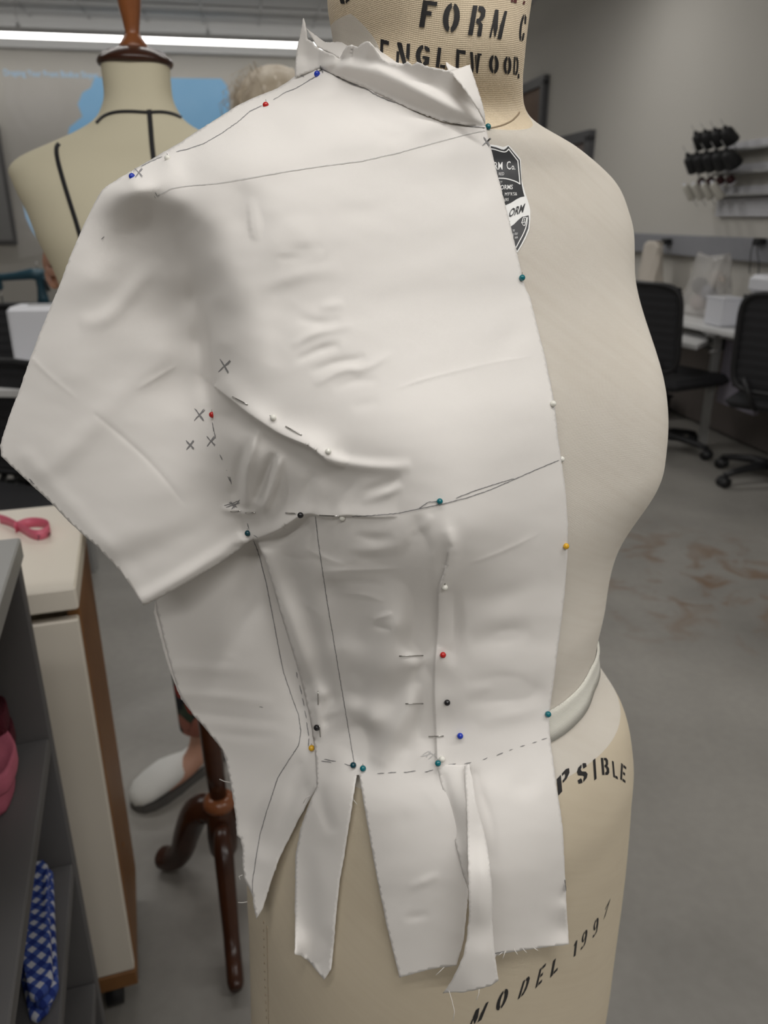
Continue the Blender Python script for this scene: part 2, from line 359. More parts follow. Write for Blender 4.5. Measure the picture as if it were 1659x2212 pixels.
# axis points out of the wall and up
ax=(Vector(-D2)*math.sin(tilt)+Vector((0,0,1))*math.cos(tilt)).normalized(); ay=Vector(D1); axx=ay.cross(ax)
MT=Matrix((axx,ay,ax)).transposed()
def spool(al,out,z,kind,label,grp,sc=1):
    o=empty('thread_cone' if kind!='s' else 'thread_spool',RP(al,out,z),label=label,cat='thread cone' if kind!='s' else 'thread spool',group=grp)
    o.rotation_euler=MT.to_euler(); o.scale=(sc,)*3
    m=M_THB if kind=='b' else (M_THR if kind=='s' else M_THW)
    if kind=='s': MB().lathe([(.018,0),(.024,.006),(.024,.04),(.018,.046)],n=14).build('thread',m,o); MB().lathe([(.026,-.004),(.026,.002)],n=14).build('flange',M_WPL,o)
    elif kind=='b': MB().lathe([(.038,0),(.046,.01),(.034,.085),(.026,.095)],n=16).build('thread',m,o); MB().lathe([(.02,-.006),(.018,.02),(.012,.115),(.006,.118)],n=10).build('cone_core',m,o)
    else: MB().lathe([(.026,0),(.028,.01),(.022,.10),(.016,.108)],n=14).build('thread',m,o); MB().lathe([(.014,-.006),(.009,.122)],n=10).build('cone_core',M_WPL,o)
    MB().tube([(0,0,-.06),(0,0,.165 if kind=='b' else .13)],.0022,6).build('peg',M_GRYL,o)
for k in range(5):
    al=-5.30-k*.107; nth=['first','second','third','fourth','fifth'][k]
    if k<4: spool(al-.03,.14,1.735,'b','black thread cone in the top row, %s from the left end of the rack'%nth,'black cones in the top row of the thread rack')
    spool(al,.15,1.60,'b','large black thread cone in the second row, %s from the left end'%nth,'black cones in the second row of the thread rack',1.12)
    if k<4: spool(al-.02,.10,1.515,'s','small dark maroon spool in the third row, %s from the left end'%nth,'small dark spools in the third row')
    if k<4: spool(al,.15,1.43,'w','ecru thread cone in the bottom row, %s from the left end'%nth,'ecru cones in the bottom row of the thread rack',1.0)
# ------------------------------------------------------------------ the big dress form (rings fitted to its real measures)
AF=math.radians(35); SV=np.array([math.cos(AF),math.sin(AF)]); FV=np.array([math.sin(AF),-math.cos(AF)]); C0=np.array([.024,.50])
zk=np.array([.45,.60,.70,.78,.86,.93,.97,.995,1.03,1.08,1.13,1.18,1.23,1.28,1.32,1.345,1.36,1.375,1.39,1.40,1.43,1.50,1.56])
b_hw=[0.1606,0.1564,0.1514,0.1473,0.1441,0.1327,0.1259,0.1221,0.1076,0.1144,0.1261,0.1434,0.1597,0.1613,0.1650,0.152,0.118,0.0765,0.055,0.049,0.0532,0.0669,.073]
b_df=[0.1292,0.1359,0.1406,0.1415,0.142,0.1395,0.1353,0.1302,0.1191,0.1158,0.1119,0.106,0.1045,0.0896,0.0802,0.0748,0.0739,0.0666,0.0659,0.0623,0.0561,0.056,.056]
b_db=[0.1186,0.1215,0.1244,0.1246,0.1176,0.0988,0.0874,0.0849,0.0882,0.0972,0.1059,0.1122,0.1123,0.1052,0.0899,0.0773,0.0686,0.0638,0.0589,0.0562,0.0523,0.0548,.055]
b_cv=[0.0104,0.017,0.0223,0.0228,0.0226,0.026,0.0289,0.0263,0.0141,0.0129,0.0089,0.0032,0.0062,-0.0007,-0.0064,-0.0141,-0.017,-0.0209,-0.0123,-0.0049,-0.0002,0.004,.006]
def pch(x,y,X):
    y=np.asarray(y,float); m=np.gradient(y,x); i=np.clip(np.searchsorted(x,X)-1,0,len(x)-2); h=x[i+1]-x[i]; t=(X-x[i])/h
    return (2*t**3-3*t**2+1)*y[i]+(t**3-2*t**2+t)*h*m[i]+(-2*t**3+3*t**2)*y[i+1]+(t**3-t**2)*h*m[i+1]
def bsurf(th,z,grow=0,dent=1):
    H=pch(zk,b_hw,z)+grow;D=pch(zk,b_df,z)+grow;B=pch(zk,b_db,z)+grow;c=pch(zk,b_cv,z)
    cc,ss=np.cos(th),np.sin(th); e=.86
    u=H*np.sign(cc)*abs(cc)**e; v=np.where(ss>0,D,B)*np.sign(ss)*abs(ss)**e
    br=lambda c0:np.exp(-((u-c0)/.05)**2-((z-1.178)/np.where(z>1.178,.062,.045))**2)
    bb=.034*(br(.088)+br(-.088))+.017*np.exp(-(u/.06)**2-((z-1.178)/.05)**2)
    v=v+np.where(ss>0,bb*np.clip(ss*2,0,1),0)+c
    sm_=lambda a:np.clip(a,0,1)**2*(3-2*np.clip(a,0,1))
    tw=dent*sm_((-cc-.80)/.10)*np.where(ss>-.5,1,0)*np.exp(-((z-1.27)/.10)**4)   # trimmed arm plate on her right side, under the cloth
    v=v-.028*tw*np.clip(ss+.5,0,1); u=u+.022*tw
    return np.stack([C0[0]+u*SV[0]+v*FV[0],C0[1]+u*SV[1]+v*FV[1],z+0*u],-1)
NT=200
def ringmesh(name,zs,m,parent,captop=False,capbot=False,warp=None):
    th=np.linspace(0,2*math.pi,NT,endpoint=False); T,Z=np.meshgrid(th,zs)
    if callable(warp): Z=warp(T,Z)
    V=bsurf(T,Z).reshape(-1,3); n=len(zs)
    f=[(i*NT+j,i*NT+(j+1)%NT,(i+1)*NT+(j+1)%NT,(i+1)*NT+j) for i in range(n-1) for j in range(NT)]
    if captop: f.append(tuple(range((n-1)*NT,n*NT)))
    if capbot: f.append(tuple(range(NT-1,-1,-1)))
    return V,f,mobj(name,V,f,m,parent,True)
form=empty('dress_form',(C0[0],C0[1],0),label='large linen-covered dress form with stencilled neck and hips, half wrapped in pinned muslin',cat='dress form')
def keep(o,parent=None):
    p=parent or o.parent; M=Matrix.Identity(4)
    ch=[]
    while p is not None: ch.append(p); p=p.parent
    W=Matrix.Identity(4)
    for q in reversed(ch): W=W@q.matrix_parent_inverse@Matrix.LocRotScale(q.location,q.rotation_euler,q.scale)
    o.matrix_parent_inverse=W.inverted(); return o
zsplit=1.386
def zseam(T): return 1.4197-.056*np.clip(np.sin(T),0,1)   # seam at the base of the neck, lower in front
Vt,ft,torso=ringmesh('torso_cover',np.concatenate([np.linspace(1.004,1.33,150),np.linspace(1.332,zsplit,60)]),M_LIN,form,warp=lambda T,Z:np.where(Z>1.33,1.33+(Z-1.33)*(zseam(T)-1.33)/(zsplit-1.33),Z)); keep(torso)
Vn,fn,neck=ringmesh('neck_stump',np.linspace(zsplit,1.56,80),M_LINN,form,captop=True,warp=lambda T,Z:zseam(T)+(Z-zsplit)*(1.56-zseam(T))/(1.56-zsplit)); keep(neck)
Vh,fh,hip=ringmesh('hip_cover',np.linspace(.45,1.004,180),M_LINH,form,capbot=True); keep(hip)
AV=np.concatenate([Vt,Vn,Vh]); AFc=ft+[tuple(i+len(Vt) for i in q) for q in fn]+[tuple(i+len(Vt)+len(Vn) for i in q) for q in fh]
BODY=BVHTree.FromPolygons([tuple(v) for v in AV],AFc)
_b=[]; _z=np.concatenate([np.linspace(.45,1.33,330),np.linspace(1.332,1.56,130)]); _T,_Z=np.meshgrid(np.linspace(0,2*math.pi,NT,endpoint=False),_z); _V=bsurf(_T,_Z,0,0).reshape(-1,3)
BODYC=BVHTree.FromPolygons([tuple(v) for v in _V],[(i*NT+j,i*NT+(j+1)%NT,(i+1)*NT+(j+1)%NT,(i+1)*NT+j) for i in range(len(_z)-1) for j in range(NT)])
def hitdepth(bvh,px,py):
    d=Vector(ray(px,py)); L_=d.length; r=bvh.ray_cast(Vector(CAM),d/L_)
    return None if r[0] is None else r[3]/L_
# stand below (under the frame)
MB().tube([(0,0,.07),(0,0,.47)],.018,16).build('stand_pole',M_BLK,form)
for k in range(4):
    a=k*math.pi/2+.4; lg=MB().tube([(0,0,.11),(.12*math.cos(a),.12*math.sin(a),.10),(.27*math.cos(a),.27*math.sin(a),.062)],[.017,.015,.012],10).build('stand_leg',M_BLK,form)
    MB().lathe([(.024,-.01),(.027,0),(.024,.01)],(.27*math.cos(a),.27*math.sin(a),.027),16,M=Matrix.Rotation(math.pi/2,3,'X')).build('caster',M_BLK,lg)
# waist tape
th=np.linspace(0,2*math.pi,160,endpoint=False); v=[];f=[]
tt_=[];tz_=[]
for px_,py_ in ((1186,1549),(1200,1540),(1218,1526),(1235,1511),(1249,1495),(1260,1478),(1268,1462)):
    d_=Vector(ray(px_,py_)); h_=BODY.ray_cast(Vector(CAM),d_.normalized())[0]
    if h_ is None: continue
    q_=np.array(h_)[:2]-C0; u_=q_@SV; v_=q_@FV-np.interp(h_.z,zk,b_cv); tt_.append(u_/max(1e-3,float(np.interp(h_.z,zk,b_hw)))); tz_.append(h_.z)
ca_=np.abs(np.cos(th)); od_=np.argsort(tt_); zt_=np.interp(ca_,np.abs(np.array(tt_))[od_],np.array(tz_)[od_])
wd=[(-.012,.0006),(-.012,.0018),(-.006,.002),(0,.002),(.0025,.0022),(.004,.0015),(.004,.0004)]
for dz,gr in wd:
    P=bsurf(th,zt_+dz,gr); v+=[tuple(p) for p in P]
n=160
for i in range(len(wd)-1):
    for j in range(n): f.append((i*n+j,i*n+(j+1)%n,(i+1)*n+(j+1)%n,(i+1)*n+j))
keep(mobj('waist_tape',v,f,M_TAPE,form,True))

# ---- 2-D sheets and decals on 3-D surfaces
def inpoly(P,poly):
    x,y=P[:,0],P[:,1]; c=np.zeros(len(P),bool); n=len(poly)
    for i in range(n):
        x1,y1=poly[i];x2,y2=poly[(i+1)%n]
        if y1==y2: continue
        m=((y1>y)!=(y2>y))&(x<(x2-x1)*(y-y1)/(y2-y1)+x1); c^=m
    return c
def resample(poly,step,closed=True,fray=0):
    out=[]; n=len(poly)
    for i in range(n if closed else n-1):
        a=np.array(poly[i],float);b=np.array(poly[(i+1)%n],float); L_=np.linalg.norm(b-a); k=max(1,int(L_/step))
        nn=np.array([b[1]-a[1],a[0]-b[0]])/max(L_,1e-6)
        for j in range(k):
            p=a+(b-a)*j/k
            if fray and j: p=p+nn*rng.normal(0,fray)
            out.append(p)
    if not closed: out.append(np.array(poly[-1],float))
    return np.array(out)
def smoothpoly(pts,closed=True,it=2):
    P=np.array(pts,float)
    for _ in range(it):
        Q=[]
        n=len(P)
        for i in range(n if closed else n-1):
            a,b=P[i],P[(i+1)%n]; Q+= [a*.75+b*.25,a*.25+b*.75]
        if not closed: Q=[P[0]]+Q+[P[-1]]
        P=np.array(Q)
    return P
def dist_polyline(P,line):
    line=np.array(line,float); best=np.full(len(P),1e9); sg=np.zeros(len(P)); tt=np.zeros(len(P)); 
    for i in range(len(line)-1):
        a,b=line[i],line[i+1]; d=b-a; L2=(d**2).sum(); t=np.clip(((P-a)@d)/L2,0,1); q=a+t[:,None]*d; r=P-q; ds=np.sqrt((r**2).sum(1))
        m=ds<best; best[m]=ds[m]; sg[m]=np.sign(d[0]*r[m,1]-d[1]*r[m,0]); tt[m]=i+t[m]
    return best,sg,tt
def tri(outline,step,extra=None):
    B=outline; mn=B.min(0);mx=B.max(0); xs=np.arange(mn[0],mx[0],step); ys=np.arange(mn[1],mx[1],step*.87)
    X,Y=np.meshgrid(xs,ys); X=X+((np.arange(len(ys))%2)*step/2)[:,None]; Pn=np.stack([X.ravel(),Y.ravel()],1)
    if extra is not None and len(extra):
        # drop lattice points close to the feature rows
        E=np.array(extra)
        key=set(map(tuple,np.round(E/ (step*.6)).astype(int))); kk=np.round(Pn/(step*.6)).astype(int)
        Pn=Pn[[tuple(k) not in key for k in kk]]; Pn=np.concatenate([Pn,E])
    Pn=Pn[inpoly(Pn,B)]
    d,_,_=dist_polyline(Pn,np.vstack([B,B[:1]])); Pn=Pn[d>step*.45]
    allp=np.concatenate([B,Pn]); 
    r=delaunay_2d_cdt([Vector((float(x),float(y))) for x,y in allp],[],[list(range(len(B)))],1,1e-5)
    return np.array([(v.x,v.y) for v in r[0]]),[tuple(q) for q in r[2]]
def tps(ctrl,smooth=0):
    C=np.array(ctrl,float); X=C[:,:2]/500.; z=C[:,2]; n=len(X)
    def U(r2): return np.where(r2>0,r2*np.log(np.maximum(r2,1e-12)),0)
    r2=((X[:,None]-X[None])**2).sum(-1); A=np.zeros((n+3,n+3)); A[:n,:n]=U(r2)+np.eye(n)*smooth; A[:n,n]=1;A[:n,n+1:]=X; A[n,:n]=1;A[n+1:,:n]=X.T
    wv=np.linalg.solve(A,np.concatenate([z,[0,0,0]]))
    def ev(P):
        Q=P/500.; out=np.empty(len(Q))
        for i in range(0,len(Q),4000):
            q=Q[i:i+4000]; r2=((q[:,None]-X[None])**2).sum(-1); out[i:i+4000]=U(r2)@wv[:n]+wv[n]+q@wv[n+1:]
        return out
    return ev
def feat(P,feats):
    """sum of folds in metres, + towards the viewer side of the cloth.
       ('g',pts,amp(s),width)  soft ridge (+) or furrow (-)
       ('l',pts,amp(s),ramp,side) lapped fold: rises over `ramp` on one side, drops sharply on the other"""
    out=np.zeros(len(P))
    for ft_ in feats:
        k,pts,amp,wd_=ft_[:4]; L_=smoothpoly(pts,False,2); a=np.atleast_1d(np.array(amp,float)) 
        x0=np.linspace(0,1,len(a)); mn=L_.min(0)-wd_*4; mx=L_.max(0)+wd_*4
        m=((P>mn)&(P<mx)).all(1)
        if not m.any(): continue
        d,s,t=dist_polyline(P[m],L_); A=np.interp(t/(len(L_)-1),x0,a)
        if k=='g': out[m]+=A*np.exp(-(d/wd_)**2)
        else:
            side=ft_[4]; sharp=ft_[5] if len(ft_)>5 else 2.2
            out[m]+=A*np.where(s*side>0,np.exp(-(d/wd_)**1.5),np.exp(-(d/sharp)**2))
    return out
def sheet(name,outline,ctrl,feats,m,parent,step=6,fray=.5,th=.0005,clamp=.0034,bumpn=None,smooth=0,retbvh=True,bvhclamp=None):
    B=resample(outline,step*.8,True,fray)
    extra=[]
    for ft_ in feats:
        if ft_[0]=='l' or ft_[3]<7:
            L_=resample(smoothpoly(ft_[1],False,2),step*.6,False)
            T=np.gradient(L_,axis=0); N=np.stack([-T[:,1],T[:,0]],1); N/=np.maximum(np.linalg.norm(N,axis=1),1e-6)[:,None]
            offs=(-5,-2.4,-.8,.8,3,6) if ft_[0]=='l' else (-3,0,3)
            for o_ in offs: extra+=list(L_+N*o_)
    P,fc=tri(B,step,extra)
    D=ctrl(P) if callable(ctrl) else tps(ctrl,smooth)(P)
    D=D-feat(P,feats)
    if bumpn is not None: D=D-bumpn(P)
    if clamp is not None:
        for i,(x,y) in enumerate(P):
            for bv in ([BODY]+(bvhclamp or [])):
                h=hitdepth(bv,x,y)
                if h is not None and D[i]>h-clamp: 
                    D[i]=h-clamp
    V=CAM+D[:,None]*(FWD+RGT*((P[:,0:1]-829.5)/F)-UPV*((P[:,1:2]-1106)/F))
    # orient faces to the viewer
    fo=[]
    for q in fc:
        a,b,c=P[q[0]],P[q[1]],P[q[2]]
        cr=(b[0]-a[0])*(c[1]-a[1])-(b[1]-a[1])*(c[0]-a[0])
        fo.append(q if cr<0 else q[::-1])
    o=mobj(name,V,fo,m,parent,True)
    sm=o.modifiers.new('thickness','SOLIDIFY'); sm.thickness=th; sm.offset=-1
    bv=BVHTree.FromPolygons([tuple(v) for v in V],fo)
    return o,bv
def bodyctrl(poly,step,off=.003,lim=None):
    out=[]; B=np.array(poly,float); mn=B.min(0);mx=B.max(0)
    X,Y=np.meshgrid(np.arange(mn[0]+step/2,mx[0],step),np.arange(mn[1]+step/2,mx[1],step)); P=np.stack([X.ravel(),Y.ravel()],1); P=P[inpoly(P,B)]
    for x,y in P:
        h=hitdepth(BODYC,x,y)
        if h is not None: out.append((x,y,h-off))
    return out
def wrinkle(scale,amp,stretch=(1,1),seed=0,ang=0):
    r=np.random.default_rng(seed); ph=r.uniform(0,6.28,(9,)); an=r.normal(ang,.5,9); fr=r.uniform(.6,1.8,9)
    def fn_(P):
        s=0
        for i in range(9): s=s+np.sin((P[:,0]*math.cos(an[i])*stretch[0]+P[:,1]*math.sin(an[i])*stretch[1])*fr[i]/scale+ph[i])*amp/3/fr[i]
        return s
    return fn_

# ------------------------------------------------------------------ front muslin
fm=empty('front_bodice_muslin',atd(760,640,.36),label='white muslin front bodice pinned on the large form, slashed into tabs below the waist',cat='draped muslin')
cf=[(1049,272),(1057,305),(1068,350),(1085,415),(1105,495),(1120,560),(1127,592),(1136,625),(1146,645),(1162,710),(1180,780),(1193,845),(1199,880),(1204,930),(1212,990),(1221,1050),(1227,1130),(1226,1200),(1219,1290),(1209,1370),(1198,1460),(1186,1545),(1188,1590),(1195,1640),(1201,1690),(1209,1740),(1216,1790),(1220,1880),(1224,1960),(1229,2040)]
hemE=[(1150,2050),(1075,2062),(1064,2075),(1050,1980),(1030,1840),(1020,1740),(1013,1662)]
tabC=[(1003,1662),(1008,1800),(1012,1930),(1002,2030),(986,2086),(930,2094),(863,2112),(850,2060),(833,1990),(815,1900),(800,1820),(788,1750),(776,1674)]
tabB=[(770,1674),(757,1760),(745,1835),(733,1905),(726,1970),(720,2040),(714,2095),(700,2116),(690,2105),(668,2078),(650,2064),(638,2062),(637,1960),(638,1850),(648,1793),(664,1745),(684,1700)]
seam=[(682,1640),(677,1600),(668,1545),(655,1490),(640,1435),(620,1370),(603,1315),(588,1260),(572,1210),(556,1172),(548,1164)]
flap=[(480,1214),(400,1262),(345,1292),(325,1302),(310,1308),(300,1296),(287,1272),(262,1236),(240,1213),(219,1192),(214,1184),(180,1156),(150,1128),(110,1086),(60,1040),(25,1008),(2,985),(0,962),(8,935),(25,885),(40,848),(62,783),(85,722),(108,665),(130,612),(155,545),(178,492),(196,455),(212,423),(221,410),(237,397)]
shl=[(262,382),(300,360),(345,333),(385,310),(430,280),(470,255),(510,229),(555,208),(600,190),(622,176),(637,164),(660,150),(690,146)]
neckl=[(735,166),(790,188),(840,213),(900,240),(960,262),(1010,270)]
front_outline=cf+hemE+tabC+tabB+seam+flap+shl+neckl
bodypoly=[(1040,285),(1120,600),(1195,900),(1222,1100),(1222,1250),(1180,1540),(1195,1640),(1200,1720),(1215,1900),(1228,2040),(870,2105),(700,2110),(645,2060),(650,1800),(690,1640),(640,1400),(600,1180),(590,1050),(580,880),(575,640),(570,500),(560,420),(440,350),(520,300),(620,225),(690,175),(800,215)]
ctrl=bodyctrl(bodypoly,62,.0050)
ctrl=[c for c in ctrl if not (c[1]>1150 and c[0]<900 and c[1]<1640 and (c[0]>800 or c[0]<690))]
ctrl+=[ # shoulder edge rolling to the back
 (262,382,.392),(345,333,.398),(430,280,.408),(510,229,.420),(600,190,.436),(640,164,.440),(690,146,.425),
 (285,392,.374),(360,345,.381),(440,300,.388),(520,255,.398),(600,215,.412),
 (325,400,.369),(400,365,.371),
 # sleeve flap, hanging plumb from the shoulder
 (237,397,.392),(212,423,.392),(178,492,.395),(130,612,.401),(85,722,.410),(40,848,.419),(0,962,.428),(60,1040,.431),(150,1128,.434),(219,1192,.439),(287,1272,.446),(310,1308,.449),
 (260,410,.377),(240,470,.387),(300,480,.389),(200,600,.396),(290,600,.404),(360,600,.402),(150,800,.408),(250,780,.411),(350,760,.415),(90,950,.420),(200,950,.419),(300,930,.420),(390,900,.421),
 (130,1060,.428),(250,1080,.427),(350,1060,.425),(430,1010,.420),(230,1180,.436),(330,1180,.435),(430,1120,.431),(330,1260,.443),(400,1255,.442),(470,1200,.439),(500,1130,.431),(545,1160,.432),
 (520,420,.357),(440,420,.360),(380,430,.367),(520,480,.358),(440,480,.362),(380,490,.381),(520,560,.359),(460,560,.367),(400,560,.389),(520,640,.361),(470,640,.374),(420,640,.400),
 (530,740,.366),(480,740,.381),(430,740,.412),(540,830,.369),(490,830,.384),(445,830,.414),(540,900,.374),(500,950,.390),(545,1000,.384),(455,900,.412),(480,1000,.409),(510,1080,.420),(560,1080,.400),(340,420,.371),
 # drape from the bust to the waist, cloth spans the hollow
 (720,1250,.402),(640,1250,.425),(860,1250,.388),(860,1350,.402),(840,1450,.418),(800,1560,.439),(780,1630,.454),(880,1550,.437),(880,1620,.446),(700,1500,.462),(665,1480,.476),
 (620,1340,.448),(560,1180,.428),(590,1260,.440),(640,1430,.463),(668,1545,.478),(682,1640,.477),(740,1400,.432),(760,1530,.452),(900,1440,.417)]
R_=lambda pts,a,w_=14:('g',pts,a,w_)
feats=[
 # armhole dart (lapped down)
 ('l',[(462,833),(480,848),(500,864),(535,893),(570,916),(600,936),(640,953),(665,962),(688,979),(705,996),(725,1004),(745,1010)],[.0015,.007,.0085,.0085,.0075,.0085,.009,.0065,.003,0],30,-1,2.2),
 R_([(700,985),(740,1000),(790,1008),(850,1010),(890,1005)],[.001,.0035,.003,.0015,0],13),
 R_([(505,905),(600,965),(700,1030),(780,1050)],[-.003,-.003,-.002,0],22),
 # armhole gully with a crisp edge on its right
 R_([(385,500),(415,600),(432,700),(442,800),(455,870)],[0,-.004,-.007,-.009,-.004],20),
 ('l',[(440,640),(456,720),(463,800),(464,850),(463,895)],[0,.003,.006,.007,.003],30,-1,5),
 
 R_([(232,440),(270,438),(330,452),(400,500),(440,560)],[0,-.001,-.001,0,0],40),
 R_([(215,412),(300,412),(380,440),(430,480)],[0,.002,.002,0],30),
 # flap planes
 R_([(60,1035),(130,1000),(230,880),(330,800),(420,740)],[.001,.0015,.001,.001,0],26),
 R_([(205,895),(290,965),(340,1015),(400,1090)],[-.0002,-.0005,-.0005,0],5),
 R_([(300,838),(380,790)],[.0002,.0006,.0002],5), R_([(70,775),(110,815),(170,865)],[.0003,.0003,0],5),
 R_([(170,700),(235,690),(300,610),(345,560)],[0,.0015,.0015,0],20),
 R_([(60,990),(160,1100),(250,1200),(300,1280)],[.001,.001,.001],20),
 R_([(310,1296),(400,1245),(480,1195),(530,1160)],[.004,.005,.004,.002],16),
 R_([(230,1230),(330,1190),(430,1140)],[-.001,-.002,-.001],30),
 # tuck over the side piece
 ('l',[(540,1168),(575,1157),(606,1143),(628,1128),(648,1114),(668,1109),(684,1112),(700,1118),(722,1118),(740,1113),(760,1113),(810,1118),(860,1115)],[.007,.009,.010,.009,.006,.004,.004,.003,.004,.003,.0015,0],26,-1,2.0),
 R_([(553,1175),(610,1165),(660,1135)],[-.005,-.006,-.004],14),
 R_([(488,1100),(520,1108),(548,1106)],[.002,.003,.002],7),
 R_([(508,1062),(518,1000),(538,945)],[-.003,-.004,0],12), R_([(530,1085),(532,1020),(546,960),(560,925)],[.004,.0055,.004,0],10),
 R_([(556,1075),(567,1040),(580,1005),(592,978)],[-.005,-.0065,-.005,0],10), R_([(572,1095),(590,1050),(602,1005),(608,980)],[.004,.005,.004,0],9),
 R_([(655,1075),(666,1045),(680,1022)],[-.001,-.002,0],12), R_([(520,1120),(524,1150),(538,1165)],[-.002,-.003,-.002],8),
 R_([(790,1060),(835,1045),(865,1030)],[-.0005,-.0018,0],9), R_([(780,1085),(840,1065),(870,1050)],[0,.0012,0],8),
 # crumples on the bust
 R_([(650,775),(700,752),(735,745)],[-.0006,-.0016,0],9), R_([(640,742),(680,718),(720,712),(765,702)],[.0006,.0012,.0006,0],9),
 R_([(680,800),(730,782),(770,778),(790,768)],[-.0004,-.0014,-.001,0],9), R_([(690,825),(745,795),(785,800),(850,762)],[.0005,.0012,.001,0],8),
 R_([(640,685),(690,700),(735,690)],[0,-.0009,0],10), R_([(690,665),(745,655)],[0,.0009,0],10), R_([(600,560),(660,545),(700,530)],[0,-.0008,0],12),
 R_([(720,840),(770,820),(820,822)],[0,-.0010,0],10), R_([(640,660),(600,720),(590,790)],[0,-.0008,0],22),
 R_([(590,545),(650,550),(690,535)],[0,.0006,0],9), R_([(760,880),(820,865)],[0,-.0006,0],12), R_([(560,625),(650,590),(740,580)],[0,.0008,0],16),
 R_([(860,838),(920,818),(990,800),(1080,780),(1160,768)],[.0001,.0006,.0005,.0004,0],3.2),
 R_([(1040,780),(1110,730),(1130,660)],[0,-.0012,0],30), R_([(1000,430),(1060,410)],[0,-.001,0],30),
 R_([(740,180),(800,260),(900,300),(980,310)],[-.001,-.003,-.002,0],30), R_([(960,262),(900,290),(840,330)],[.001,.0015,0],26),
 R_([(700,470),(850,450)],[0,-.0008,0],24), R_([(620,470),(700,560)],[0,.0008,0],26),
 # below the bust
 R_([(900,1110),(905,1160),(935,1200)],[0,-.0012,0],13),
 R_([(905,1150),(897,1240),(900,1340),(890,1400)],[-.002,-.003,-.003,-.001],24),
 R_([(880,1390),(840,1520),(790,1625)],[-.003,-.006,-.003],34),
 R_([(958,1400),(905,1490),(862,1570),(825,1635)],[.0,.004,.005,.003],22),
 R_([(655,1180),(680,1260),(700,1400),(740,1560)],[.001,.002,.003,.002],26), R_([(620,1190),(640,1260),(680,1370),(705,1470),(720,1540)],[-.001,-.003,-.004,-.004,0],18),
 R_([(570,1185),(610,1290),(650,1400),(682,1500)],[.002,.0035,.004,.003],15),
 R_([(650,1180),(700,1205),(745,1222)],[0,.0008,0],6),R_([(600,1190),(640,1210),(700,1205)],[0,-.0006,0],6),
 R_([(695,1235),(760,1232),(860,1228),(905,1215)],[.0002,.0009,.0007,0],6),R_([(700,1262),(760,1256),(830,1262)],[0,-.001,0],8),
 R_([(720,1280),(790,1284),(830,1300)],[0,.0008,0],6),R_([(765,1155),(805,1165),(850,1160)],[0,-.0014,0],9),R_([(750,1185),(810,1190),(870,1178)],[0,.0012,0],9),
 R_([(770,1205),(830,1208)],[0,-.001,0],8),R_([(800,1340),(850,1325)],[0,.0013,0],6),R_([(805,1352),(845,1360)],[0,-.0013,0],6),R_([(645,1290),(665,1310),(695,1330)],[0,.0008,0],6),
 # waist dart, lapped
 R_([(968,1140),(975,1170),(974,1200)],[.001,.003,.001],15),
 ('l',[(970,1195),(966,1220),(957,1248),(948,1270),(947,1320),(944,1380),(939,1440),(938,1500),(941,1560),(943,1600),(944,1648)],[.002,.003,.0038,.0038,.0038,.0036,.0034,.0034,.0032,.003],20,-1,1.8),
 R_([(985,1290),(988,1360),(975,1420)],[-.001,-.0025,-.001],14), R_([(925,1260),(915,1380),(905,1500),(925,1600)],[-.001,-.003,-.003,-.001],20),
 R_([(890,1150),(915,1140),(930,1110)],[0,.0012,0],10),
 # pulls running to the centre front
 R_([(1000,1300),(1090,1290),(1190,1240)],[0,-.0016,0],24),R_([(1010,1385),(1090,1370),(1150,1358)],[0,-.0022,0],20),R_([(1020,1345),(1120,1330),(1200,1320)],[0,.0005,0],20),
 R_([(1010,1430),(1100,1420),(1190,1400)],[0,.0005,0],20),R_([(1000,1470),(1090,1468),(1140,1480)],[0,-.0016,0],16),R_([(1000,1520),(1090,1500),(1180,1490)],[0,-.0022,0],16),
 R_([(1020,1215),(1090,1190),(1170,1150)],[.0002,.0006,0],4),R_([(1030,1560),(1110,1545),(1175,1530)],[0,.0014,0],16),
 # creases from the pins
 R_([(683,1530),(690,1560),(684,1590)],[.003,.003,.002],12), R_([(705,1560),(730,1545),(760,1540)],[-.0016,-.001,0],9), R_([(668,1570),(676,1600)],[-.002,-.002],8),
 # tabs
 R_([(1020,1680),(1045,1760),(1062,1860)],[-.002,-.003,-.001],16), R_([(795,1800),(880,1780),(940,1740)],[0,-.0012,0],30), R_([(880,1920),(950,1890)],[0,.0014,0],9),R_([(870,1985),(930,1975)],[0,-.0012,0],9),
 R_([(690,1710),(705,1770),(720,1800)],[-.001,-.002,0],14), R_([(660,1800),(700,1900),(690,2050)],[0,.002,.001],26),
 R_([(1100,1700),(1170,1690)],[0,-.0015,0],26),
]
bn1=wrinkle(60,.0006,(1,2.0),3,1.3); bn2=wrinkle(20,.00009,(1,2),5,1.4)
ctrl+=[(640,2062,.488),(700,2116,.486),(714,2095,.482),(863,2112,.463),(986,2086,.457),(1075,2062,.460),(1229,2040,.484),(1222,1960,.472)]
front,FB=sheet('bodice_front',front_outline,ctrl,feats,M_MUS,fm,step=6,fray=.35,bumpn=lambda P:bn1(P)+bn2(P),smooth=.0004); keep(front)

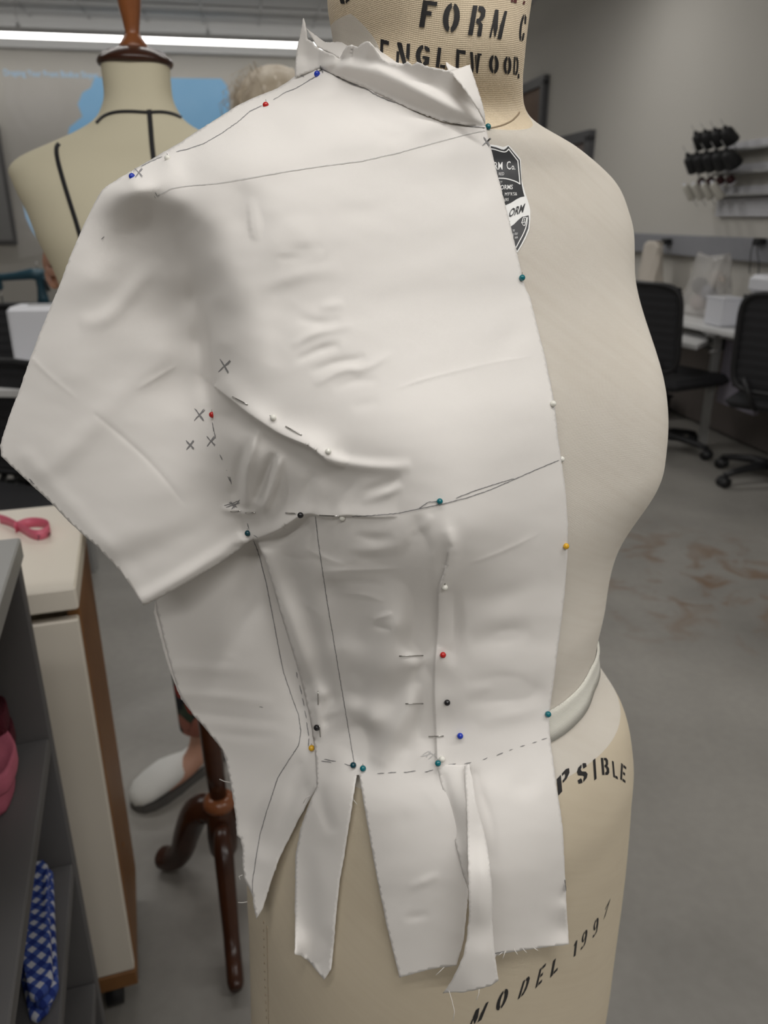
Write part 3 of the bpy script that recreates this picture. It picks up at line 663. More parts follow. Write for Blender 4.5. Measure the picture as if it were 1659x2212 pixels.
# ---- collar end standing off the neck
neckline=[(690,147),(735,167),(790,189),(840,214),(900,241),(960,263),(1010,271),(1049,272)]
def fd(x,y,dflt=.40):
    h=hitdepth(FB,x,y); return h if h is not None else dflt
nd=lambda x,y: fd(x,y+4)
col_out=[(637,166),(638,135),(641,105),(648,78),(652,55),(655,39),(659,52),(661,66),(664,85),(670,88),(678,97),(690,106),(703,112),(716,116),(726,123),(733,127),(740,112),(748,100),(760,96),(772,102),(778,96),(788,90),(797,90),(806,100),(815,113),(826,128),(838,135),(850,138),(868,141),(879,133),(889,141),(900,134),(915,141),(930,146),(950,149),(972,153),(984,162),(1000,182),(1020,215),(1038,244),(1048,262),(1049,273)]+neckline[::-1][1:]
NLx=np.array([p[0] for p in neckline],float); NLy=np.array([p[1] for p in neckline],float)
_q=[(x,fd(x,np.interp(x,NLx,NLy)+5,None)) for x in range(700,1045,12)]; _q=[(a,b_) for a,b_ in _q if b_]
NBF=np.polyfit([a for a,_ in _q],[b_ for _,b_ in _q],3)
CRx=np.array([690,715,760,815,865,915,970,1015,1048.]);CRy=np.array([146,141,143,152,172,197,224,248,268.])
def colD(P):
    x,y=P[:,0],P[:,1]; xc=np.clip(x,690,1049); nb=np.polyval(NBF,xc)-.0006; yn=np.interp(xc,NLx,NLy); yc=np.interp(xc,CRx,CRy)
    s_=(xc-690)/359.; a=.0085*np.sin(np.pi*np.clip(s_,0,1))**.6
    t=np.clip((yn-y)/np.maximum(yn-yc,3),0,1); up_=np.maximum(yc-y,0)
    D=nb-a*(t*t*(3-2*t))+ (.0055*(1-np.exp(-(up_/13)**2)) - .00016*np.maximum(up_-16,0))*np.clip(s_*4+.2,0,1)
    lx=np.maximum(690-x,0); D=D+lx*.00022-.00004*np.maximum(150-y,0)*(x<760)
    return D+.0007*np.sin(x/17.+1)*np.clip(up_/30,0,1)
cf_feats=[R_([(736,128),(728,143),(712,150)],[-.003,-.002,0],8),R_([(665,90),(660,120),(668,150)],[-.001,-.002,0],14),R_([(800,95),(795,120),(780,138)],[.0015,.0015,0],10)]
cc=colD
collar,CB=sheet('standing_neck_edge',col_out,cc,cf_feats,M_MUS,fm,step=4.5,fray=.45,clamp=None); keep(collar)
def free_sheet(name,outline,ctrl_,parent,m=M_MUS,feats_=(),step=6,fray=.4,th=.0005):
    o,b_=sheet(name,outline,ctrl_,list(feats_),m,parent,step=step,fray=fray,clamp=None,th=th,smooth=1e-5); keep(o); return o,b_
# inner side of the torn edge that curls back
free_sheet('turned_edge',[(661,60),(668,66),(690,82),(703,92),(730,90),(757,94),(748,104),(739,118),(733,126),(716,115),(700,108),(684,100),(678,88)],[(661,60,.436),(690,84,.432),(730,90,.424),(757,94,.418),(733,124,.414),(690,104,.430)],fm,step=4)
free_sheet('turned_edge',[(797,98),(806,101),(830,105),(848,112),(866,122),(884,131),(869,140),(850,137),(834,133),(820,122)],[(797,98,.399),(830,106,.402),(866,122,.401),(884,131,.395),(850,136,.391),(820,122,.394)],fm,step=4)
# folded-over corner by the centre front
free_sheet('folded_corner',[(963,115),(978,114),(996,116),(1008,124),(1017,138),(1014,142),(995,147),(971,154),(964,140)],[(963,115,.392),(996,116,.399),(1017,140,.393),(971,154,.385),(990,135,.396)],fm,step=4)
free_sheet('folded_corner',[(971,154),(992,147),(1015,139),(1022,160),(1032,190),(1041,220),(1048,250),(1049,268),(1035,240),(1015,208),(995,180)],[(971,154,.384),(1015,139,.389),(1032,190,.389),(1048,250,.392),(1049,268,.394),(995,180,.382),(1020,216,.384)],fm,step=4)

# ---- twisted strip between the slashed tabs
sD,_=free_sheet('slashed_strip',[(944,1655),(960,1652),(985,1652),(1008,1652),(1009,1740),(1010,1840),(1011,1920),(1000,1890),(985,1830),(970,1760),(955,1700)],
   [(944,1655,.440),(1008,1652,.440),(1009,1740,.428),(970,1760,.436),(1011,1920,.436),(1010,1840,.428),(990,1800,.433)],fm,feats_=[R_([(958,1680),(985,1790),(1005,1880)],[-.001,-.001,0],9)])
sD2,SDB=free_sheet('slashed_strip',[(1003,1655),(1013,1650),(1020,1680),(1028,1730),(1040,1775),(1052,1820),(1060,1870),(1064,1930),(1063,1985),(1068,2050),(1073,2090),(1077,2118),(1060,2130),(1030,2138),(1000,2144),(972,2144),(957,2146),(975,2120),(990,2090),(1001,2065),(1008,2030),(1013,1980),(1012,1920),(1011,1850),(1009,1760)],
   [(1003,1655,.437),(1013,1650,.437),(1025,1720,.429),(1009,1760,.426),(1050,1820,.427),(1011,1850,.420),(1040,1880,.417),(1064,1930,.420),(1012,1930,.416),(1040,1960,.420),(1064,2000,.428),(1010,2020,.428),(1077,2118,.442),(957,2146,.448),(1020,2130,.438),(1040,2060,.430)],fm,feats_=[R_([(1040,1800),(1048,1900),(1040,1980)],[.001,.0015,.001],16)])

# ------------------------------------------------------------------ back muslin (side panel behind)
bmz=empty('back_bodice_muslin',atd(500,1450,.47),label='white muslin back bodice panel hanging beside the waist, below the sleeve flap',cat='draped muslin')
bo=[(520,1120),(556,1130),(600,1180),(650,1300),(700,1450),(706,1560),(690,1620),(686,1700),(668,1728),(650,1760),(630,1800),(612,1835),(600,1862),(588,1895),(576,1935),(566,1965),(553,1985),(550,1965),(545,1935),(536,1915),(528,1900),(524,1870),(524,1840),(520,1812),(511,1805),(510,1770),(504,1730),(497,1690),(489,1650),(481,1622),(462,1597),(440,1570),(415,1542),(395,1515),(385,1490),(372,1450),(358,1400),(346,1350),(337,1310),(333,1270),(400,1230),(470,1180)]
bc=[(520,1120,.445),(560,1135,.445),(600,1180,.452),(650,1300,.470),(700,1450,.487),(706,1560,.488),(690,1620,.482),(686,1700,.478),(650,1760,.486),(600,1862,.505),(576,1935,.515),(553,1985,.52),(528,1900,.522),(520,1812,.522),(497,1690,.520),(481,1622,.520),
 (440,1570,.520),(385,1490,.512),(358,1400,.500),(337,1310,.490),(333,1270,.485),(400,1230,.470),(470,1300,.470),(430,1400,.492),(520,1400,.478),(600,1400,.476),(460,1500,.505),(540,1500,.492),(620,1500,.485),(560,1600,.500),(640,1600,.487),(560,1720,.508),(620,1700,.494),(570,1820,.515),(550,1250,.460)]
bf=[R_([(560,1180),(530,1300),(500,1420)],[-.004,-.004,0],26), R_([(372,1440),(450,1445),(560,1450)],[.001,.0016,0],14), R_([(385,1500),(480,1505),(600,1520)],[.001,.0014,0],12),
 R_([(400,1535),(500,1550),(620,1560)],[-.0005,-.0012,0],12),R_([(440,1580),(540,1592),(600,1590)],[0,-.001,0],10),R_([(555,1190),(590,1300),(625,1420),(655,1520)],[-.003,-.003,-.003,-.002],20),
 R_([(670,1640),(600,1720),(560,1850)],[.002,.002,.002],24),R_([(640,1650),(570,1700),(530,1800)],[-.001,-.002,0],16),R_([(650,1640),(640,1700),(600,1790)],[0,-.002,0],14)]
back,BB=sheet('bodice_back',bo,bc,bf,M_MUS,bmz,step=6.5,fray=.5,clamp=.001,bumpn=lambda P:bn2(P)+bn1(P)*.6,smooth=.0003); keep(back)
# doubled raw edge
fe,_=free_sheet('seam_allowance',[(335,1300),(341,1322),(350,1360),(362,1405),(376,1450),(388,1488),(398,1514),(392,1512),(382,1488),(367,1450),(353,1405),(342,1362),(332,1322)],[(335,1300,.491),(350,1360,.497),(362,1405,.503),(376,1450,.508),(398,1514,.516),(353,1405,.503)],bmz,step=5)
tabA=None
# ------------------------------------------------------------------ pencil marks on the cloth
def allhit(px,py,bvs):
    hs=[h for h in (hitdepth(b,px,py) for b in bvs) if h is not None]; return min(hs) if hs else None
FR=[FB,CB]
def ribbons(name,lines,wpx,m,parent,bvs,off=.00035,jit=.25,label=None):
    mb=MB()
    for ln in lines:
        L_=resample(ln,3.5,False); 
        if len(L_)<2: continue
        T=np.gradient(L_,axis=0); N=np.stack([-T[:,1],T[:,0]],1); N/=np.maximum(np.linalg.norm(N,axis=1),1e-6)[:,None]
        L_=L_+N*rng.normal(0,jit,(len(L_),1)); n=len(L_); v=[];ok=True; last=None
        hw_=np.full(n,wpx/2)*rng.uniform(.7,1.2,n); hw_[0]*=.5; hw_[-1]*=.4
        for s_ in (-1,1):
            for i in range(n):
                x,y=L_[i]+N[i]*s_*hw_[i]; h=allhit(x,y,bvs)
                if h is None: h=last
                if h is None: h=next((allhit(*q,bvs) for q in L_ if allhit(*q,bvs)),None)
                if h is None: ok=False;break
                last=h; v.append(atd(x,y,h-off))
            if not ok: break
        if not ok: continue
        v2=[p+Vector(FWD)*off*.5 for p in v]
        f=[(i,i+1,n+i+1,n+i) for i in range(n-1)]
        mb.add(v,f,True)
    if not mb.v: return None
    o=mb.build(name,m,parent); keep(o)
    if label: o['label']=label
    return o
def X(cx,cy,r,rot=0):
    out=[]
    for a in (50+rot,125+rot):
        c,s_=math.cos(math.radians(a))*r,math.sin(math.radians(a))*r; out.append([(cx-c,cy-s_),(cx+c,cy+s_)])
    return out
# neckline, shoulder line, chest line
ribbons('neckline_pencil_line',[[(690,148),(712,156),(735,168),(760,181),(790,191),(815,206),(840,217),(875,226),(905,244),(940,256),(975,266),(1010,272),(1049,275)],[(800,188),(830,199),(860,213),(890,224)],[(900,236),(930,247),(960,259),(990,267)],[(725,164),(750,176),(775,184)]],1.7,M_PEN,fm,[FB],off=.0005)
ribbons('shoulder_pencil_line',[[(680,166),(660,178),(640,190),(615,200),(590,216)],[(566,228),(540,240),(515,262),(480,287),(440,310),(405,322),(380,328)],[(350,338),(325,349),(305,359)]],1.7,M_PEN,fm,[FB])
ribbons('chest_pencil_line',[[(1048,282),(1000,292),(940,308),(860,330),(780,348),(700,358),(620,370),(540,384),(470,396),(400,402),(370,407),(340,423)]],1.3,M_PENL,fm,[FB])
ribbons('bust_pencil_line',[[(760,1116),(800,1114),(860,1109),(910,1098),(960,1088),(1010,1075),(1060,1058),(1110,1036),(1160,1014),(1208,994)],[(905,1098),(925,1085),(948,1083)],[(985,1076),(1020,1062),(1070,1046),(1110,1034)]],1.8,M_PEN,fm,[FB])
ribbons('side_pencil_line',[[(681,1115),(686,1160),(693,1210),(705,1290),(720,1380),(735,1470),(750,1560),(762,1630),(767,1660)]],1.5,M_PEN,fm,[FB])
for ln_ in [[(459,912),(461,932)],[(460,922),(466,948)],[(475,982),(480,994)],[(489,1015),(490,1017)],[(492,1029),(499,1042)],[(496,1030),(500,1046)],[(534,1130),(538,1144)],[(548,1156),(556,1162)]]: ribbons('armhole_dash',[ln_],1.8,M_PEN,fm,[FB])
wl=[(694,1644,716,1647),(700,1640,726,1645),(744,1650,760,1655),(815,1671,830,1670),(838,1670,856,1668),(872,1669,898,1665),(918,1668,936,1663),(968,1652,985,1650),(1003,1650,1018,1647),(1043,1641,1053,1637),(1073,1632,1087,1626),(1100,1621,1108,1618),(1124,1613,1134,1610),(1150,1605,1160,1602),(1170,1598,1182,1594)]
ribbons('waistline_dashes',[[(a,b_),(c,d)] for a,b_,c,d in wl],2.0,M_PEN,fm,[FB,SDB])
for q in [X(299,373,13),X(1051,306,12,10),X(484,791,18,10),X(430,896,17,5),X(455,953,14),X(410,961,13),X(694,150,9,20)]:
    ribbons('pencil_cross',q+[[(a[0][0]+1.5,a[0][1]+2),(a[1][0]+1,a[1][1]-2)] for a in q],2.2,M_PEN,fm,[FB])
ribbons('pencil_scribble',[[(484,1092),(500,1088),(515,1082)],[(488,1096),(505,1090),(518,1086)],[(495,1085),(512,1096)],[(500,1100),(518,1080)],[(498,1083),(506,1098)]],2.2,M_PEN,fm,[FB])
ribbons('pencil_scribble',[[(913,1630),(925,1623),(935,1629),(945,1640)],[(920,1636),(930,1622)],[(925,1640),(940,1627)],[(908,1634),(932,1628)]],2.0,M_PENL,fm,[FB])
ribbons('pencil_scribble',[[(335,415),(340,424),(346,420)],[(333,424),(336,428)]],1.6,M_PEN,fm,[FB])
for ln_ in [[(225,511),(219,517)],[(648,163),(657,166)],[(62,1034),(70,1041)],[(66,1040),(74,1046)]]: ribbons('grain_tick',[ln_],2.4,M_PEN,fm,[FB])
ribbons('hem_pencil_line',[[(1220,1900),(1223,1925)],[(1065,2061),(1090,2055)]],2,M_PEN,fm,[FB])
ribbons('side_seam_pencil_line',[[(548,1168),(560,1200),(575,1260),(585,1310),(598,1380),(612,1450),(632,1510),(645,1545),(650,1580),(645,1610),(625,1640),(600,1680),(580,1740),(562,1800),(552,1860),(546,1900),(545,1930)],[(556,1185),(559,1200)]],1.6,M_PEN,bmz,[BB])
ribbons('side_seam_dashes',[[(640,1452),(643,1465)],[(647,1480),(652,1500)],[(653,1508),(657,1525)],[(658,1535),(662,1552)],[(662,1560),(667,1590)],[(667,1595),(666,1612)]],1.9,M_PEN,bmz,[FB,BB])
ribbons('grain_tick',[[(560,1527),(568,1528)]],2,M_PEN,bmz,[BB])
# loose threads at raw edges
def thread(ptsd,parent):
    o=MB().tube([atd(*q) for q in ptsd],.00018,5).build('loose_thread',M_MUS,parent); keep(o)
for a,dx,dy in [((1092,2057),-6,14),((1110,2052),8,10),((1128,2050),10,8),((1150,2047),12,6),((1085,2060),-10,4),((960,2092),-18,14)]:
    d=fd(a[0],a[1]-6,.458); thread([(a[0],a[1]-3,d-.001),(a[0]+dx*.5,a[1]+dy*.4,d-.002),(a[0]+dx,a[1]+dy,d-.002)],fm)
thread([(970,2140,.442),(976,2160,.441),(982,2185,.441),(978,2206,.441)],fm); thread([(1035,2136,.44),(1034,2148,.44),(1029,2160,.44)],fm)
thread([(762,1722,.455),(765,1730,.452),(772,1738,.452)],fm); thread([(655,1735,.48),(662,1722,.478),(672,1718,.478)],bmz)
thread([(497,1690,.519),(485,1688,.518),(474,1683,.518)],bmz); thread([(534,1948,.52),(522,1950,.519),(514,1949,.519)],bmz); thread([(524,1890,.52),(516,1893,.519),(519,1900,.519)],bmz)

# ------------------------------------------------------------------ pins
PC={'blue':(.01,.04,.42),'red':(.45,.012,.01),'white':(.75,.74,.68),'teal':(.0,.14,.17),'dark teal':(.0,.045,.065),'yellow':(.65,.36,.015),'black':(.008,.008,.01)}
ALLB=[FB,BB,CB,SDB,BODY]
def pin(cname,px,py,label,shafts=(),stem=(0,-5),bvs=None):
    bvs=bvs or ALLB
    h=allhit(px,py,bvs); r=6.8/F*h
    c=atd(px,py,h-r*.75); o=empty('dressmaking_pin',c,label=label,cat='pin',group=None)
    mt=mat('pin_head_'+cname.replace(' ','_'),PC[cname],.15,spec=.6)
    MB().ball((0,0,0),r,8).build('pin_head',mt,o)
    # shank entering the cloth
    p2=atd(px+stem[0]*2.2,py+stem[1]*2.2,(allhit(px+stem[0]*2.2,py+stem[1]*2.2,bvs) or h)+.0006)
    q=MB().tube([c,c.lerp(p2,.55),p2],.00034,6).build('pin_shank',M_STEEL,o); keep(q)
    for x1,y1,x2,y2 in shafts:
        n=5; pts=[]
        for i in range(n):
            t=i/(n-1); x=x1+(x2-x1)*t; y=y1+(y2-y1)*t; hh=allhit(x,y,bvs) or h
            pts.append(atd(x,y,hh-.0009*math.sin(math.pi*(.12+.76*t))))
        q=MB().tube(pts,.00036,6).build('pin_shank',M_STEEL,o); keep(q)
    return o
pin('blue',685,160,'blue-headed pin at the neck end of the shoulder line')
pin('red',574,227,'red-headed pin halfway along the shoulder line')
pin('white',362,342,'white-headed pin on the shoulder line near the shoulder point')
pin('blue',285,381,'blue-headed pin at the shoulder point beside a pencil cross')
pin('teal',1054,274,'teal-headed pin at the centre front neck',stem=(-3,3))
pin('teal',1128,600,'teal-headed pin on the centre front edge below the shield label')
pin('white',1195,872,'white-headed pin on the centre front edge above the bust line',stem=(0,4))
pin('white',1213,992,'white-headed pin where the bust line meets the centre front',stem=(-1,3))
pin('teal',950,1083,'teal-headed pin at the bust point on the pencil line',stem=(0,5))
pin('yellow',1223,1180,'yellow-headed pin on the centre front edge below the bust',stem=(-1,4))
pin('red',458,896,'red-headed pin at the armhole beside pencil crosses')
pin('white',590,902,'white-headed pin in the middle of the armhole dart',[(502,857,535,874)],stem=(-4,-2.4))
pin('white',709,975,'white-headed pin at the inner end of the armhole dart',[(617,921,652,940)],stem=(-2.5,-1.8))
pin('dark teal',535,1152,'dark teal pin at the underarm where the flap meets the side')
pin('white',739,1119,'white-headed pin under the side tuck on the bust line',[(617,1108,640,1109),(690,1113,732,1115)],stem=(-3,0))
pin('black',649,1113,'black-headed pin half hidden under the side tuck',[(498,1105,520,1104),(530,1108,551,1107)],stem=(-3,0))
pin('white',961,1269,'white-headed pin at the top of the waist dart')
pin('red',957,1415,'red-headed pin across the middle of the waist dart',[(862,1417,914,1416)],stem=(-3,0))
pin('black',966,1518,'black-headed pin across the lower waist dart',[(876,1520,914,1520)],stem=(-4,0))
pin('blue',994,1590,'blue-headed pin across the waist dart just above the waistline',[(926,1591,958,1590)],stem=(-4,0))
pin('white',955,1640,'white-headed pin at the foot of the waist dart',stem=(-3,2))
pin('teal',946,1649,'teal-headed pin at the waistline under the waist dart')
pin('teal',1184,1543,'teal-headed pin where the waist tape meets the centre front',stem=(0,3))
pin('dark teal',763,1653,'dark green pin on the waistline at the side pencil line',stem=(3,1))
pin('teal',784,1660,'teal-headed pin on the waistline above the widest slash')
pin('yellow',673,1616,'yellow-headed pin at the side seam on the waistline')
pin('black',684,1572,'black-headed pin standing upright in the side seam',[(687,1493,687,1522),(690,1566,692,1592)],stem=(0,-3))

# ------------------------------------------------------------------ stencilled lettering and shield label on the form
def decal(name,polys,m,parent,off=.0004,step=7,bvh=BODY,label=None):
    mb=MB()
    for p in polys:
        B=resample(p,step,True,0)
        P,fc=tri(B,step)
        hs=[hitdepth(bvh,x,y) for x,y in P]; good=[h for h in hs if h is not None]
        if not good: continue
        mean=max(good); v=[atd(P[i][0],P[i][1],(hs[i] if hs[i] is not None else mean)-off) for i in range(len(P))]
        fo=[]
        for q in fc:
            if hs[q[0]] is None and hs[q[1]] is None: continue
            a,b_,c=P[q[0]],P[q[1]],P[q[2]]; cr=(b_[0]-a[0])*(c[1]-a[1])-(b_[1]-a[1])*(c[0]-a[0]); fo.append(q if cr<0 else q[::-1])
        mb.add(v,fo,True)
    me=bpy.data.meshes.new(name); me.from_pydata(mb.v,[],mb.f); me.materials.append(m); o=link(bpy.data.objects.new(name,me),parent); keep(o)
    if label: o['label']=label
    return o
def rc(x0,y0,x1,y1): return [(x0,y0),(x1,y0),(x1,y1),(x0,y1)]
def arc(cx,cy,rx,ry,a0,a1,tx,ty,n=9):
    o=[(cx+rx*math.cos(math.radians(a0+(a1-a0)*i/n)),cy+ry*math.sin(math.radians(a0+(a1-a0)*i/n))) for i in range(n+1)]
    i_=[(cx+(rx-tx)*math.cos(math.radians(a1+(a0-a1)*i/n)),cy+(ry-ty)*math.sin(math.radians(a1+(a0-a1)*i/n))) for i in range(n+1)]
    return o+i_
GL={'F':[[(0,0),(.36,0),(.36,.46),(.72,.46),(.72,.62),(.36,.62),(.36,.84),(1,.84),(1,1),(0,1)]],
'O':[arc(.5,.5,.5,.5,100,260,.34,.16),arc(.5,.5,.5,.5,-80,80,.34,.16)],
'0':[arc(.5,.5,.5,.5,100,260,.34,.16),arc(.5,.5,.5,.5,-80,80,.34,.16)],
'R':[rc(0,0,.33,1),[(.42,.84),(.42,1),(.75,1),(.95,.88),(.97,.68),(.86,.55),(.72,.5),(.92,.4),(.95,0),(.66,0),(.64,.38),(.42,.44),(.42,.56),(.58,.6),(.66,.7),(.62,.82)]],
'M':[rc(0,0,.14,.5),[(.0,.58),(.0,1),(.28,1),(.52,.36),(.48,.05),(.42,.05)],[(.68,0),(.68,.5),(.58,.28),(.72,.62),(.78,1),(1,1),(1,0)]],
'C':[arc(.55,.5,.55,.5,100,260,.36,.16),[(.62,.84),(.62,1),(.95,.9),(1,.66),(.72,.66)],[(.62,0),(.62,.16),(.72,.34),(1,.34),(.95,.1)]],
'E':[rc(0,0,.34,1),rc(.44,.84,1,1),rc(.44,.42,.85,.58),rc(.44,0,1,.16)],
'Ec':[[(0,0),(.34,0),(.34,1),(0,1)],[(.34,.82),(1,.82),(1,1),(.34,1)]],
'N':[rc(0,0,.2,.62),[(0,1),(.34,1),(.9,.0),(.6,.0),(0,.9)],[(.74,.42),(.74,1),(1,1),(1,.3)]],
'G':[arc(.52,.5,.52,.5,95,265,.34,.16),[(.58,.84),(.58,1),(.92,.92),(1,.72),(.7,.72)],[(.58,0),(.58,.16),(.66,.2),(.66,.34),(.5,.34),(.5,.48),(1,.48),(1,.12)]],
'L':[rc(0,0,.38,1),rc(.46,0,1,.17)],
'W':[[(0,1),(.26,1),(.36,.25),(.3,0),(.2,0)],[(.44,.9),(.58,.9),(.5,.3)],[(.52,.25),(.62,.8),(.62,1),(1,1),(.98,.9),(.86,.9),(.7,0),(.58,0)]],
'D':[rc(0,0,.3,1),[(.42,.84),(.42,1),(.7,1),(.95,.8),(1,.5),(.95,.2),(.7,0),(.42,0),(.42,.16),(.6,.2),(.68,.5),(.6,.8)]],
'P':[rc(0,0,.33,1),[(.42,.84),(.42,1),(.75,1),(1,.86),(1,.58),(.75,.42),(.42,.42),(.42,.56),(.62,.6),(.66,.72),(.62,.84)]],
'S':[[(.95,.7),(.9,.9),(.65,1),(.56,1),(.56,.84),(.62,.7)],[(.46,1),(.46,.84),(.36,.76),(.46,.62),(.85,.46),(1,.28),(.9,.1),(.56,0),(.56,.14),(.66,.26),(.5,.38),(.1,.54),(0,.76),(.14,.94)],[(.46,0),(.46,.14),(.34,.3),(.02,.3),(.1,.08)]],
'I':[rc(0,0,1,1)],
'B':[rc(0,0,.32,1),[(.42,.86),(.42,1),(.74,1),(.94,.86),(.92,.62),(.8,.52),(1,.38),(.98,.14),(.76,0),(.42,0),(.42,.15),(.6,.18),(.66,.3),(.58,.43),(.42,.46),(.42,.58),(.58,.62),(.62,.74),(.58,.85)]],
'1':[[(.3,0),(.75,0),(.75,1),(.45,1),(0,.74),(.3,.76)]],
'9':[arc(.48,.68,.48,.32,95,265,.3,.12),[(.56,1),(.56,.86),(.66,.7),(.56,.5),(.56,.38),(.68,.42),(.64,.2),(.5,.12),(.5,0),(.86,.12),(1,.5),(1,.75),(.88,.94)],rc(.02,.02,.38,.16)],
'7':[[(0,.84),(0,1),(.5,1),(.5,.84)],[(.58,1),(1,1),(1,.86),(.6,0),(.2,0),(.66,.82),(.58,.84)]],
',':[[(.3,.0),(1,.2),(.8,1),(.2,.9)]]}
def letter(ch,bl,br,tl):
    """glyph placed from its bottom-left, bottom-right and top-left corners as measured"""
    bl,br,tl=map(np.array,(bl,br,tl)); nm='stencil_letter'
    return [[tuple(bl+(br-bl)*x+(tl-bl)*y) for x,y in g] for g in GL[ch]]
def word(name,letters,m=M_INK,off=.0005):
    return decal(name,[p for l in letters for p in letter(*l)],m,form,off=off,step=6)
word('stencil_letters',[('F',(905,58),(936,62),(914,0)),('O',(953,68),(989,72),(961,4)),('R',(1011,75),(1041,79),(1022,11)),('M',(1057,81),(1083,85),(1070,20)),('C',(1119,88),(1131,92),(1127,28))])
word('stencil_letters',[('Ec',(820,133),(838,138),(822,84)),('N',(855,142),(883,146),(858,91)),('G',(896,139),(926,144),(900,95)),('L',(941,145),(961,148),(946,102)),('Ec',(984,152),(1004,156),(986,106)),('W',(1014,156),(1040,160),(1015,112)),('O',(1056,158),(1077,161),(1057,117)),('O',(1087,160),(1104,163),(1089,120)),('D',(1109,161),(1119,163),(1111,122)),(',',(1117,170),(1122,171),(1118,158))])
word('stencil_letters',[('S',(734,12),(757,5),(731,-30))])
decal('stencil_letters',letter('E',(1104,4),(1116,7),(1108,-40))+letter('I',(1129,9),(1133,10),(1131,2)),mat('stencil_ink_maroon',(.09,.015,.015),.6),form,off=.0005,step=5)
word('stencil_letters',[('P',(1206,1719),(1232,1690),(1203,1683)),('S',(1248,1698),(1270,1683),(1246,1658)),('I',(1284,1686),(1289,1682),(1281,1642)),('B',(1301,1674),(1317,1674),(1298,1637)),('L',(1325,1678),(1335,1684),(1322,1643)),('E',(1340,1683),(1351,1692),(1342,1648))])
word('stencil_letters',[('M',(1012,2222),(1040,2203),(1028,2182)),('O',(1068,2190),(1092,2172),(1078,2147)),('D',(1118,2160),(1136,2144),(1130,2120)),('E',(1156,2136),(1170,2122),(1166,2094)),('L',(1188,2113),(1204,2096),(1195,2076))])
word('stencil_letters',[('1',(1236,2070),(1246,2062),(1240,2036)),('9',(1254,2054),(1266,2040),(1258,2018)),('9',(1280,2028),(1291,2014),(1283,1992)),('7',(1301,1992),(1312,1970),(1308,1962))])
# neck seam, princess stitching, ink smudge
def surfline(name,pts,r,m,bvh=BODY,dash=None,off=0):
    P=resample(smoothpoly(pts,False,1),4,False); mb=MB(); seg=[]
    for i,(x,y) in enumerate(P):
        h=hitdepth(bvh,x,y)
        on=h is not None and (dash is None or (i%dash[0])<dash[1])
        if on: seg.append(atd(x,y,h-off))
        if (not on or i==len(P)-1) and len(seg)>1: mb.tube(seg,r,6)
        if not on: seg=[]
    if mb.v: keep(mb.build(name,m,form))
M_SEAM=mat('seam_thread',(.30,.23,.15),.8)
surfline('neck_seam',[(1045,279),(1065,276),(1085,271),(1105,262),(1117,250),(1122,243)],.0005,M_SEAM)
surfline('side_seam_stitching',[(570,1990),(571,2060),(573,2130),(577,2212)],.0005,M_SEAM,dash=(4,2))
surfline('side_seam_stitching',[(577,2000),(578,2060),(581,2212)],.0004,M_SEAM)
# shield label
lab=empty('shield_label',atd(1100,420,.40),label='black and white shield-shaped paper label on the chest of the large form, half under the muslin edge',cat='label')
lab_parent=form
lab.parent=form; keep(lab)
del lab['category']
M_LW=mat('label_white',(.80,.80,.79),.35); M_LK=mat('label_black',(.014,.015,.018),.35)
Z=lambda pts:[(1000+x/5.53,280+y/5.53) for x,y in pts]
def ld(name,pts,m,off): 
    o=decal(name,[Z(p) for p in pts],m,lab,off=off,step=5); return o
ld('label_paper',[[(200,170),(330,178),(400,186),(480,208),(515,196),(545,186),(610,255),(690,352),(697,500),(700,600),(740,745),(785,880),(803,960),(806,1060),(792,1200),(745,1308),(700,1390),(650,1470),(560,1360),(450,1000),(300,500)]],M_LW,.0006)
ld('label_ink',[[(330,196),(400,212),(460,236),(490,240),(515,225),(541,196),(600,268),(668,350),(680,365),(690,500),(700,640),(720,745),(735,797),(690,805),(640,830),(580,870),(510,902),(400,880),(300,500)],
 [(560,1165),(610,1130),(660,1080),(710,1040),(785,1024),(790,1090),(780,1180),(745,1270),(700,1360),(650,1445),(560,1300)]],M_LK,.0008)
def lineband(pts,w_):
    L_=resample(smoothpoly(pts,False,1),16,False); T=np.gradient(L_,axis=0); N=np.stack([-T[:,1],T[:,0]],1); N/=np.linalg.norm(N,axis=1)[:,None]
    return [tuple(p) for p in L_+N*w_/2]+[tuple(p) for p in (L_-N*w_/2)[::-1]]
ld('label_border',[lineband([(330,228),(380,236),(440,256),(490,268),(520,262),(548,230)],13),lineband([(545,230),(600,300),(654,370)],13),lineband([(655,362),(668,500),(682,655)],13),lineband([(685,650),(630,618),(560,595),(500,582),(425,580)],13),
  lineband([(770,1045),(760,1150),(720,1250),(670,1340),(635,1410)],12)],M_LW,.0010)
FONT=None
def ltext(txt,x,y,size,m,ang=0,sx=1,off=.0011,skew=0,bold=0,name='label_text'):
    """x,y: baseline start in label sheet units; letters laid on the label surface"""
    cu=bpy.data.curves.new(name,'FONT'); cu.body=txt; cu.size=size; cu.resolution_u=2; cu.offset=bold
    o=bpy.data.objects.new('tmp',cu); COL.objects.link(o); dg=bpy.context.evaluated_depsgraph_get(); me=bpy.data.meshes.new_from_object(o.evaluated_get(dg)); bpy.data.objects.remove(o)
    ca,sa=math.cos(ang),math.sin(ang); V=[]
    for v in me.vertices:
        a=v.co.x*sx+skew*v.co.y; b_=v.co.y; X_=x+a*ca+b_*sa; Y_=y+a*-sa*-1*0+a*(-sa)-b_*ca
        px,py=1000+X_/5.53,280+Y_/5.53; h=hitdepth(BODY,px,py) or .4
        V.append(atd(px,py,h-off))
    fs=[tuple(p.vertices) for p in me.polygons]; bpy.data.meshes.remove(me)
    return keep(mobj(name,V,fs,m,lab))
